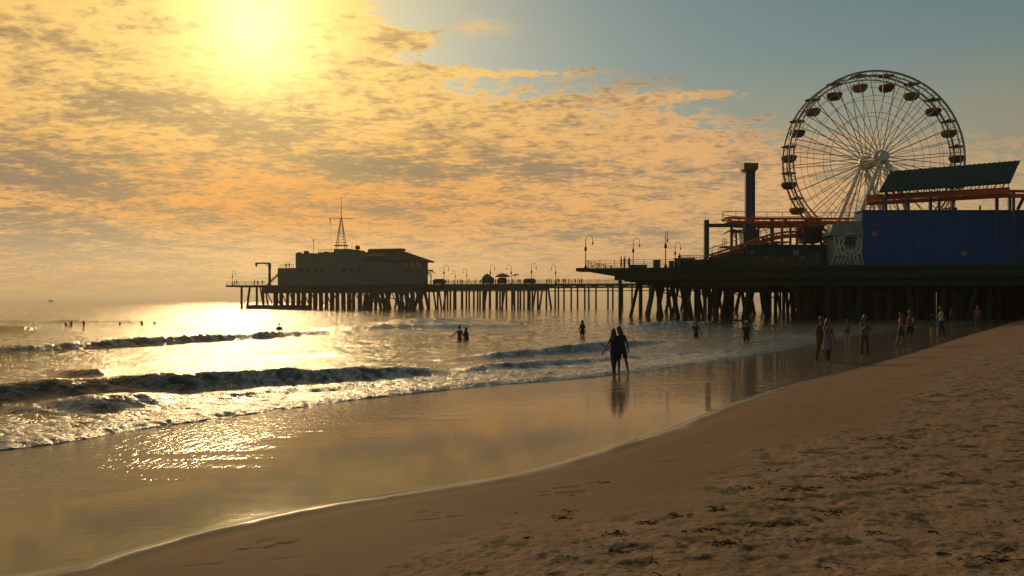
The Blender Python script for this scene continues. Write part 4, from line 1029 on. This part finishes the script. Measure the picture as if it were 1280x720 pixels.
def person(px, X_, Y_, zg, H, rz, label, legL=(0, 0), legR=(0, 0), armL=(0, .12, .1), armR=(0, .12, .1), top=None, bottom=None, hair='short', skin='skin',
           female=False, lean=0, head=(0, 0), shoes=False, hat=None, vox=.012, dress=False, group=None, sleeves=.5, fine=True, roll=0):
    """local frame: faces -Y, x to its left hand side is +x; legs = (swing forward, knee bend); arms = (forward, outward, elbow bend)"""
    r_ = empty('person', (X_, Y_, zg), rz); r_.rotation_euler = (0, roll, rz); tag(r_, label, 'person', group)
    k = H/1.75; B = MB(); T = MB(); Q = MB(); Hh = MB(); S = MB()
    hipz = .91*k
    hip = Vector((0, 0, hipz)); up = Vector((0, -math.sin(lean), math.cos(lean)))
    sw = (.17 if female else .195)*k; hw_ = .088*k
    chest = hip+up*.36*k; neck = hip+up*.53*k; hd = neck+up*.19*k+Vector((0, -.025*k-head[0]*.08, 0))
    # torso rings
    def torso(mb, g, lo=-.10, hi=.50, nn_=16):
        prof = [(-.10, .155, .115), (-.02, .168 if female else .16, .118), (.08, .140, .10), (.17, .122 if female else .14, .09), (.27, .140 if female else .155, .10), (.38, .155 if female else .172, .112), (.46, .150 if female else .17, .095), (.505, .09, .07), (.53, .055, .055)]
        rings = [(z_, a_, b_) for z_, a_, b_ in prof if lo-1e-6 <= z_ <= hi+1e-6]; vs = []
        for z_, a_, b_ in rings:
            c_ = hip+up*z_*k
            for q in range(nn_):
                an = 2*math.pi*q/nn_; vs.append(c_+Vector((math.cos(an)*(a_*k+g), math.sin(an)*(b_*k+g), 0)))
        fs = []
        for i in range(len(rings)-1):
            for q in range(nn_):
                a_ = i*nn_+q; b_ = i*nn_+(q+1) % nn_; fs.append((a_, b_, b_+nn_, a_+nn_))
        fs.append(tuple(range(nn_-1, -1, -1))); fs.append(tuple((len(rings)-1)*nn_+q for q in range(nn_))); mb.add(vs, fs)
    torso(B, 0, -.10, .53)
    B.cap(chest+up*.13*k, neck+up*.09*k, .058*k, .052*k)
    # head
    hr = Matrix.Rotation(head[1], 3, 'Z') @ Matrix.Rotation(head[0], 3, 'X')
    def hp(x, y, z): return hd+hr @ Vector((x*k, y*k, z*k))
    B.ell(hd, (.074*k, .092*k, .112*k), 14, 10, hr); B.ell(hp(0, -.03, -.06), (.05*k, .055*k, .05*k), 10, 8, hr)
    B.cap(hp(0, -.088, .015), hp(0, -.108, -.018), .009*k, .015*k, 6); B.cap(hp(-.018, -.086, -.052), hp(.018, -.086, -.052), .009*k, .009*k, 6)
    for sx_ in (-1, 1): B.ell(hp(sx_*.076, .005, 0), (.012*k, .02*k, .03*k), 8, 6, hr); B.cap(hp(sx_*.015, -.086, .03), hp(sx_*.045, -.078, .03), .01*k, .008*k, 6)
    if female: 
        for sx_ in (-1, 1): B.ell(hip+up*.35*k+Vector((sx_*.065*k, -.09*k, 0)), (.05*k, .045*k, .05*k), 8, 6)
    joints = {}
    for sx_, (sw_, kb_) in ((1, legL), (-1, legR)):
        h0 = hip+Vector((sx_*hw_, 0, -.03*k)); kn = h0+Vector((sx_*.01, -math.sin(sw_)*.42*k, -math.cos(sw_)*.42*k))
        an_ = sw_-kb_; fk = kn+Vector((0, -math.sin(an_)*.41*k, -math.cos(an_)*.41*k)); joints[sx_] = (h0, kn, fk)
    low = min(joints[1][2].z, joints[-1][2].z)-.052*k; dz_ = -low
    for sx_ in (1, -1):
        h0, kn, fk = joints[sx_]
        B.cap(h0, kn, .084*k, .055*k); B.cap(kn, kn.lerp(fk, .35)+Vector((0, .015, 0)), .054*k, .054*k); B.cap(kn.lerp(fk, .35)+Vector((0, .012, 0)), fk, .052*k, .034*k)
        toe = fk+Vector((sx_*.015, -.15*k, -.03*k)); B.cap(fk+Vector((0, .03*k, -.02*k)), toe, .034*k, .025*k); B.ell(toe+Vector((0, .01, .0)), (.038*k, .05*k, .022*k), 8, 6)
    for sx_, (fw_, out_, el_) in ((1, armL), (-1, armR)):
        s0 = hip+up*.455*k+Vector((sx_*sw, 0, 0)); 
        d1 = Vector((sx_*math.sin(out_), -math.sin(fw_)*math.cos(out_), -math.cos(fw_)*math.cos(out_))).normalized()
        e0 = s0+d1*.29*k; ax_ = Vector((1, 0, 0)); fx = Matrix.Rotation(-el_, 3, 'X') if True else None
        d2 = (Matrix.Rotation(-el_, 3, 'X') @ d1); w0 = e0+d2*.25*k
        B.cap(s0+Vector((-sx_*.02*k, 0, 0)), e0, .05*k, .036*k); B.cap(e0, w0, .037*k, .025*k)
        hand(B, w0, d2, Vector((-sx_, 0, 0)), 1 if sx_ > 0 else -1, .35 if fine else .5)
        if top and sleeves: T.cap(s0+Vector((-sx_*.02*k, 0, 0)), s0.lerp(e0, sleeves*1.0) if sleeves <= 1 else e0, .062*k, .053*k)
        if top and sleeves > 1: T.cap(e0, e0.lerp(w0, sleeves-1), .048*k, .038*k)
    body = remeshed(B, 'body', vox, skin, r_); parts_ = [body]
    if top:
        torso(T, .014, -.02 if not dress else -.10, .505)
        if dress:
            T.lathe(hip-UP*.42*k, [(.21*k, 0), (.19*k, .2*k), (.172*k, .42*k)], 18)
        parts_.append(remeshed(T, 'dress' if dress else 'shirt', vox, top, r_))
    if bottom:
        kind_, mm = bottom
        torso(Q, .012, -.10, .08)
        for sx_ in (1, -1):
            h0, kn, fk = joints[sx_]
            if kind_ == 'shorts': Q.cap(h0, h0.lerp(kn, .62), .098*k, .088*k)
            elif kind_ == 'brief': Q.cap(h0, h0.lerp(kn, .1), .096*k, .09*k)
            elif kind_ == 'skirt': pass
            else: Q.cap(h0, kn, .098*k, .075*k); Q.cap(kn, kn.lerp(fk, .93), .074*k, .062*k)
        if kind_ == 'skirt': Q.lathe(hip-UP*.4*k, [(.22*k, 0), (.17*k, .4*k)], 18)
        parts_.append(remeshed(Q, {'shorts': 'shorts', 'brief': 'swimsuit', 'skirt': 'skirt'}.get(kind_, 'trousers'), vox, mm, r_))
    if hair:
        Hh.ell(hp(0, .018, .025), (.084*k, .094*k, .104*k), 14, 10, hr)
        if hair == 'long':
            Hh.cap(hp(0, .05, .0), hp(0, .085, -.14), .078*k, .072*k); Hh.cap(hp(0, .085, -.14), hp(0, .10, -.33), .075*k, .045*k); Hh.cap(hp(.06, .03, -.02), hp(.075, .05, -.22), .04*k, .03*k); Hh.cap(hp(-.06, .03, -.02), hp(-.075, .05, -.22), .04*k, .03*k)
        if hair == 'bun': Hh.ell(hp(0, .10, .07), (.045*k,)*3, 10, 8)
        ho = remeshed(Hh, 'hair', vox, 'hair', r_); parts_.append(ho)
    if hat:
        mb = MB(); mb.lathe(hp(0, .01, .05), [(.16*k, 0), (.16*k, .012), (.09*k, .02), (.08*k, .10*k), (.03, .12*k)], 16); parts_.append(mb.build('hat', hat, r_))
    for o in parts_: o.location.z = dz_
    return r_
def groundz(X_, Y_):
    z_, _ = sand_h(np.array([[X_]]), np.array([[Y_]])); return float(z_[0, 0])
def stand(px, py, H=None, ytop=None, water=False, depth=0, **kw):
    z = .03
    for _ in range(6):
        X_, Y_ = gnd(px, py, z); z = groundz(X_, Y_) if not water else -depth
        if water: break
    if water:
        X_, Y_ = gnd(px, py, 0.02)
    if H is None: H = (py-ytop)/F*Y_ + (depth if water else 0)
    return person(px, X_, Y_, z, H, **kw)
PI = math.pi
# embracing pair
stand(767, 468, ytop=410, rz=PI+.45, roll=-.035, label='person in long dark trousers with one arm held out left, at the swash edge', legL=(-.22, .05), legR=(.22, .05), armR=(.25, .4, .5), armL=(.3, .3, .15),
      top='black_cloth', bottom=('trousers', 'navy_cloth'), hair='long', skin='skin_dark', female=True, lean=.08, head=(.3, -.4), vox=.009, sleeves=0)
stand(778.6, 467.5, ytop=407, rz=PI+.25, roll=.055, label='bare legged person in dark shorts leaning on a friend at the swash edge', legL=(.2, .1), legR=(-.3, .05), armL=(.5, .4, .3), armR=(-.3, .2, .6),
      top='black_cloth', bottom=('shorts', 'black_cloth'), hair='long', skin='skin_dark', female=True, lean=.16, head=(.25, .3), vox=.009, sleeves=.4)
# walking pair on the wet sand
stand(1026.5, 451, ytop=395, rz=.5, label='person in dark brown clothes on the left of the pair strolling on wet sand', legL=(.2, .1), legR=(-.15, .1), armL=(.1, .1, .3), armR=(-.1, .12, .2), top='brown_cloth', bottom=('trousers', 'brown_cloth'), hair='short', skin='skin_dark', female=False, head=(0, .2), sleeves=1.6)
stand(1034.5, 452.5, ytop=397, rz=.15, label='person in pale pink grey top on the right of the strolling pair, hand at face', legL=(-.1, .1), legR=(.2, .1), armL=(.1, .12, .3), armR=(.55, .1, 1.9), top='pink_cloth', bottom=('trousers', 'brown_cloth'), hair='long', female=True, head=(.1, .3), sleeves=.5, dress=True)
stand(1059, 425, ytop=399.5, H=1.35, rz=PI, label='small distant person in mauve shirt at the water edge behind the strolling pair', legL=(.15, .1), legR=(-.15, .1), top='pink_cloth', bottom=('shorts', 'brown_cloth'), hair='short', skin='skin')
stand(1080.5, 445, ytop=393, rz=.1, label='person in pale top and dark leggings looking down at a phone on wet sand', legL=(.12, .1), legR=(-.05, .05), armL=(.45, .05, 1.6), armR=(.45, .05, 1.6), top='grey_cloth', bottom=('trousers', 'brown_cloth'), hair='long', female=True, head=(.5, 0), sleeves=1.3)
stand(1126, 433, ytop=390, rz=.9, label='bare chested person in dark shorts on the left of the playing pair', legL=(.2, .1), legR=(-.2, .1), armL=(.6, .7, .4), armR=(.4, .6, .9), bottom=('shorts', 'olive_cloth'), hair='short')
stand(1137.5, 432.5, ytop=387, rz=-.9, label='bare chested person with arms stretched towards the other of the playing pair', legL=(.3, .3), legR=(-.2, .15), armL=(1.2, .3, .1), armR=(1.3, .4, .1), bottom=('shorts', 'black_cloth'), hair='short', skin='skin_dark')
stand(1176.5, 420, ytop=383, rz=PI+.9, label='person in white top with dark blue trousers and a backpack near the pilings', legL=(.1, .05), legR=(-.15, .1), top='white_cloth', bottom=('trousers', 'navy_cloth'), hair='short', armL=(.6, .1, 1.3))
stand(1222, 409, ytop=382, rz=-.6, label='reddish brown clad person farthest right below the blue hall', legL=(.1, .05), legR=(-.1, .1), top='red_cloth', bottom=('trousers', 'brown_cloth'), hair='short')
stand(1189, 407, ytop=385, rz=.4, label='dim person in dull red in the pier shadow right of the backpack wearer', top='red_cloth', bottom=('shorts', 'black_cloth'), hair='short')
# bathers in the water
def wade(px, py, ytop, H, rz, label, **kw):
    X_, Y_ = gnd(px, py, .02); vis = (py-ytop)/F*Y_; return person(px, X_, Y_, vis-H+.03, H, rz, label, **kw)
wade(728, 421, 400, 1.6, PI, 'slim person wading alone between the embracing pair and the pier', top='navy_cloth', bottom=('shorts', 'black_cloth'), hair='long', female=True, skin='skin_dark', sleeves=0)
wade(870, 422, 401.5, 1.75, .3, 'dark clad person wading knee deep, left of the two below the wide pier', top='olive_cloth', bottom=('shorts', 'olive_cloth'), skin='skin_dark', armL=(.2, .3, .2), armR=(.2, .35, .4))
wade(933, 428, 401, 1.8, -.2, 'person in dark shorts walking ashore, right of the two below the wide pier', top='black_cloth', bottom=('shorts', 'navy_cloth'), skin='skin_dark', hat='white_cloth', legL=(.3, .1), legR=(-.25, .2), armR=(.2, .3, .3))
wade(574.5, 426, 407, 1.7, PI+.5, 'left bather of the pair standing waist deep close together', skin='skin_dark', armL=(.5, .5, .6))
wade(582.5, 425.5, 409, 1.65, PI-.6, 'right bather of the pair standing waist deep close together', skin='skin_dark', hair='long', female=True, top='black_cloth', sleeves=0, armL=(.3, .5, 1.2))
wade(349, 414, 403.5, 1.75, PI, 'bather showing head and shoulders behind the foaming wave in the sun glitter', skin='skin_dark', armL=(.1, .22, .1), armR=(.1, .22, .1), top='black_cloth')
heads = [(652, 409, 403.5, 'swimmer head between the bathing pair and the lone wader'), (515, 408.5, 401, 'swimmer head straight below the right end of the restaurant'),
         (82, 408, 404, 'swimmer head, leftmost of the group off the left shore'), (89, 407.5, 402, 'swimmer with raised head, second from left in the group'), (104.5, 408, 401.5, 'swimmer with dark torso, third from left in the group'),
         (150, 406.5, 402.5, 'swimmer at the left rim of the sun glitter'), (177.5, 408, 401.5, 'swimmer in the sun glitter with dark torso'), (193, 406, 402, 'swimmer in the glitter, rightmost of the left group'), (243, 388, 384.8, 'tiny far swimmer in the brightest glitter below the horizon')]
sp = None
for px_, py_, yt, lab in heads:
    X_, Y_ = gnd(px_, py_, .02); vis = (py_-yt)/F*Y_
    if sp is None:
        sp = person(px_, X_, Y_, vis-1.7+.05, 1.7, PI, lab, skin='skin_dark', group='swimmers beyond the breakers', vox=.016, armL=(.5, 1.35, .3), armR=(.5, 1.3, .3), hair='long')
    else:
        o = copy_tree(sp, (X_, Y_, vis-1.7+.05), random.uniform(0, 6)); o['label'] = lab
# people on the piers: three silhouettes, copied
prot = [person(0, 0, 0, 0, 1.72, 0, 'x', legL=(.15, .05), legR=(-.15, .1), top='black_cloth', bottom=('trousers', 'navy_cloth'), vox=.02),
        person(0, 0, 0, 0, 1.65, 0, 'x', legL=(.1, .05), top='navy_cloth', bottom=('shorts', 'black_cloth'), hair='long', female=True, armL=(.5, .2, 1.0), vox=.02),
        person(0, 0, 0, 0, 1.78, 0, 'x', armL=(.2, .4, .8), armR=(.1, .4, .8), top='red_cloth', bottom=('trousers', 'black_cloth'), lean=.1, vox=.02)]
used = [False]*3
def pierperson(p, z, i, label, group):
    o = prot[i] if not used[i] else copy_tree(prot[i]); used[i] = True
    o.location = (p.x, p.y, z); o.rotation_euler = (0, 0, random.uniform(0, 6.28)); o['label'] = label; o['group'] = group; o['category'] = 'person'
GP = 'people on the wide pier deck'
pierperson(pp(776.5, 1.2), DZ, 0, 'taller silhouetted person standing by the deck railing', GP)
pierperson(pp(786.5, 1.2), DZ, 1, 'silhouetted person close to the second lamp on the deck', GP)
pierperson(pp(780.5, 1.6)-UP*0, DZ-.0, 2, 'silhouetted person between the two others at the deck railing', GP)
pk = at(849, 324, 110.9); pierperson(pk, zof(324.6, 112)-.9, 2, 'person leaning above the kiosk at the left end of the arcade', GP)
GN = 'distant people along the narrow pier'
for i, px_ in enumerate([551, 558, 560.5, 567.5, 572, 575.5, 577.5, 586, 594, 601, 616, 619.5, 622, 636, 641, 647.5, 650, 683.5, 686.5, 689, 696, 698.5, 704, 706.5, 711, 719, 724, 727]):
    pierperson(np_(px_, random.uniform(.8, 7)), DZ, i % 3, 'dark distant silhouette of a person on the narrow pier walkway', GN)
GE = 'distant people at the seaward tip'
for i, px_ in enumerate([293, 296, 318, 322, 328]): pierperson(np_(px_, -4), DZ, i % 3, 'dark distant silhouette of a person at the seaward tip by the crane', GE)
for i, px_ in enumerate([357.5, 361.5]): pierperson(np_(px_, -3), z1, i, ('left', 'right')[i]+' silhouetted person on the lowest roof terrace of the restaurant', 'people on the roof terrace')

# backpack, bucket, boat
p = None
X_, Y_ = gnd(1180, 420, .4); Y_ *= 1.0
bp_ = [o for o in bpy.data.objects if o.get('label', '').startswith('person in white top')][0]
bk = empty('backpack', bp_.location+Vector((.18, .06, 1.15))); tag(bk, 'dark blue backpack carried by the person in the white top', 'backpack')
mb = MB(); mb.ell((0, 0, 0), (.14, .16, .24)); mb.build('sack', 'blue_cloth', bk, smooth=True)
mb = MB(); mb.tube([(-.02, -.12, .2), (-.18, -.14, .15), (-.22, -.12, -.05), (-.05, -.12, -.18)], .018, 6); mb.build('strap', 'blue_cloth', bk)
X_, Y_ = gnd(1165, 415, .25); zb_ = groundz(X_, Y_)
X_, Y_ = gnd(1165, 415, zb_); bk = empty('beach_bucket', (X_, Y_, zb_)); tag(bk, 'small yellow plastic bucket on wet sand right of the playing pair', 'bucket')
mb = MB(); mb.lathe((0, 0, 0), [(.12, 0), (.16, .22), (.17, .24), (.15, .24), (.11, .03)], 16); mb.build('pail', 'bucket', bk, smooth=False)
mb = MB(); mb.tube([(math.cos(a)*.16, 0, .23+math.sin(a)*.14) for a in np.linspace(0, PI, 10)], .012, 5); mb.build('handle', 'bucket', bk)
bt = at(63, 376.3, 1500); bo = empty('motor_boat', (bt.x, bt.y, 0)); tag(bo, 'tiny dark boat on the horizon at far left', 'boat')
mb = MB(); hl = [(-6, .9), (-6.2, 2.2), (5, 2.4), (7.5, 3.0), (5.5, .2), (-5.5, 0)]
n = len(hl); vs = [(x_, -1.6, z_) for x_, z_ in hl]+[(x_, 1.6, z_) for x_, z_ in hl]; mb.add(vs, [tuple(range(n)), tuple(range(2*n-1, n-1, -1))]+[(i, i+n, (i+1) % n+n, (i+1) % n) for i in range(n)])
mb.build('hull', 'hull', bo)
mb = MB(); mb.box((0, 0, 3.6), (4.5, 2.4, 2.4)); mb.box((-.3, 0, 4.95), (5, 2.6, .25)); mb.build('cabin', 'hull', bo, bevel=.1)
mb = MB(); mb.beam((0, 0, 5), (0, 0, 7.2), .2); mb.build('mast', 'hull', bo); bo.scale = (.8, .8, .62)

# ------------------------------------------------------------------ seaweed and shells on the sand
wd = MB(); rnd = random.Random(5)
def clump(X_, Y_, r, n):
    for _ in range(int(n*.5)):
        a = rnd.uniform(0, 2*PI); d_ = r*abs(rnd.gauss(0, .5)); x0, y0 = X_+math.cos(a)*d_*1.5, Y_+math.sin(a)*d_*.9
        z0 = groundz(x0, y0); an = rnd.uniform(0, 2*PI); L_ = rnd.uniform(.02, .07)
        pts = [(x0, y0, z0), (x0+math.cos(an)*L_, y0+math.sin(an)*L_, z0+rnd.uniform(.004, .022)), (x0+math.cos(an+.5)*L_*1.9, y0+math.sin(an+.5)*L_*1.9, z0+.002)]
        wd.tube(pts, [rnd.uniform(.002, .005), rnd.uniform(.003, .006), .0015], 4)
def sandpt(px, py):
    z = .5
    for _ in range(12):
        X_, Y_ = gnd(px, py, z); z = .5*z+.5*groundz(X_, Y_)
    return X_, Y_
wl = [(700, 648, .10, 22), (762, 668, .09, 20), (845, 645, .10, 22), (900, 637, .10, 24), (1005, 612, .22, 60), (978, 625, .16, 40), (975, 655, .2, 50), (905, 680, .2, 50), (885, 662, .12, 30), (1070, 598, .15, 30), (1040, 640, .2, 36),
      (1190, 595, .2, 30), (930, 610, .12, 20), (810, 655, .1, 24), (780, 690, .12, 24), (1240, 700, .2, 40), (1130, 560, .2, 30), (1020, 470, .3, 12), (1165, 470, .5, 20), (940, 507, .15, 10), (748, 604, .04, 8), (710, 640, .05, 8), (660, 672, .05, 7)]
for px_, py_, r, n in wl: clump(*sandpt(px_, py_), r, n)
for _ in range(60):
    px_ = rnd.uniform(760, 1400); py_ = rnd.uniform(500, 740)
    if px_ > 700+(720-py_)*1.9: clump(*sandpt(px_, py_), .12, 8)
wo = wd.build('seaweed', 'weed'); tag(wo, 'scattered dark green brown scraps of seaweed along the upper sand', 'seaweed', kind='stuff')
sh_ = MB()
for px_, py_ in ((778, 667), (783, 668), (779, 674), (797, 673), (709, 695), (720, 696), (722, 693), (752, 681), (644, 641), (715, 705), (775, 671)):
    X_, Y_ = sandpt(px_, py_); z_ = groundz(X_, Y_); sh_.ell((X_, Y_, z_+.006), (rnd.uniform(.008, .018), rnd.uniform(.006, .012), .008), 8, 5)
so_ = sh_.build('shells', 'shell'); tag(so_, 'sprinkle of small pale shell bits among the seaweed near the camera', 'shells', kind='stuff')

# ------------------------------------------------------------------ sea haze
hm = bpy.data.materials.new('haze_air'); hm.use_nodes = True; hn = hm.node_tree; hn.nodes.clear()
pv = hn.nodes.new('ShaderNodeVolumePrincipled'); pv.inputs['Color'].default_value = (.82, .80, .76, 1); pv.inputs['Density'].default_value = .00018; pv.inputs['Anisotropy'].default_value = .5
hout = hn.nodes.new('ShaderNodeOutputMaterial'); hn.links.new(pv.outputs[0], hout.inputs['Volume'])
mb = MB(); mb.box((0, 12300, 19), (760000, 26200, 50)); 
hz = mb.build('haze', hm); tag(hz, 'thin warm sea haze between the beach and the far pier', 'haze', kind='stuff')
# ------------------------------------------------------------------ render settings
sc.render.engine = 'CYCLES'
sc.view_settings.view_transform = 'Standard'; sc.view_settings.look = 'None'; sc.view_settings.exposure = 0; sc.view_settings.gamma = 1
sc.cycles.use_denoising = True
try: sc.cycles.denoiser = 'OPENIMAGEDENOISE'
except Exception: pass
sc.cycles.max_bounces = 5; sc.cycles.diffuse_bounces = 2; sc.cycles.glossy_bounces = 3
sc.cycles.caustics_reflective = False; sc.cycles.caustics_refractive = False
sc.cycles.sample_clamp_indirect = 4; sc.cycles.sample_clamp_direct = 0
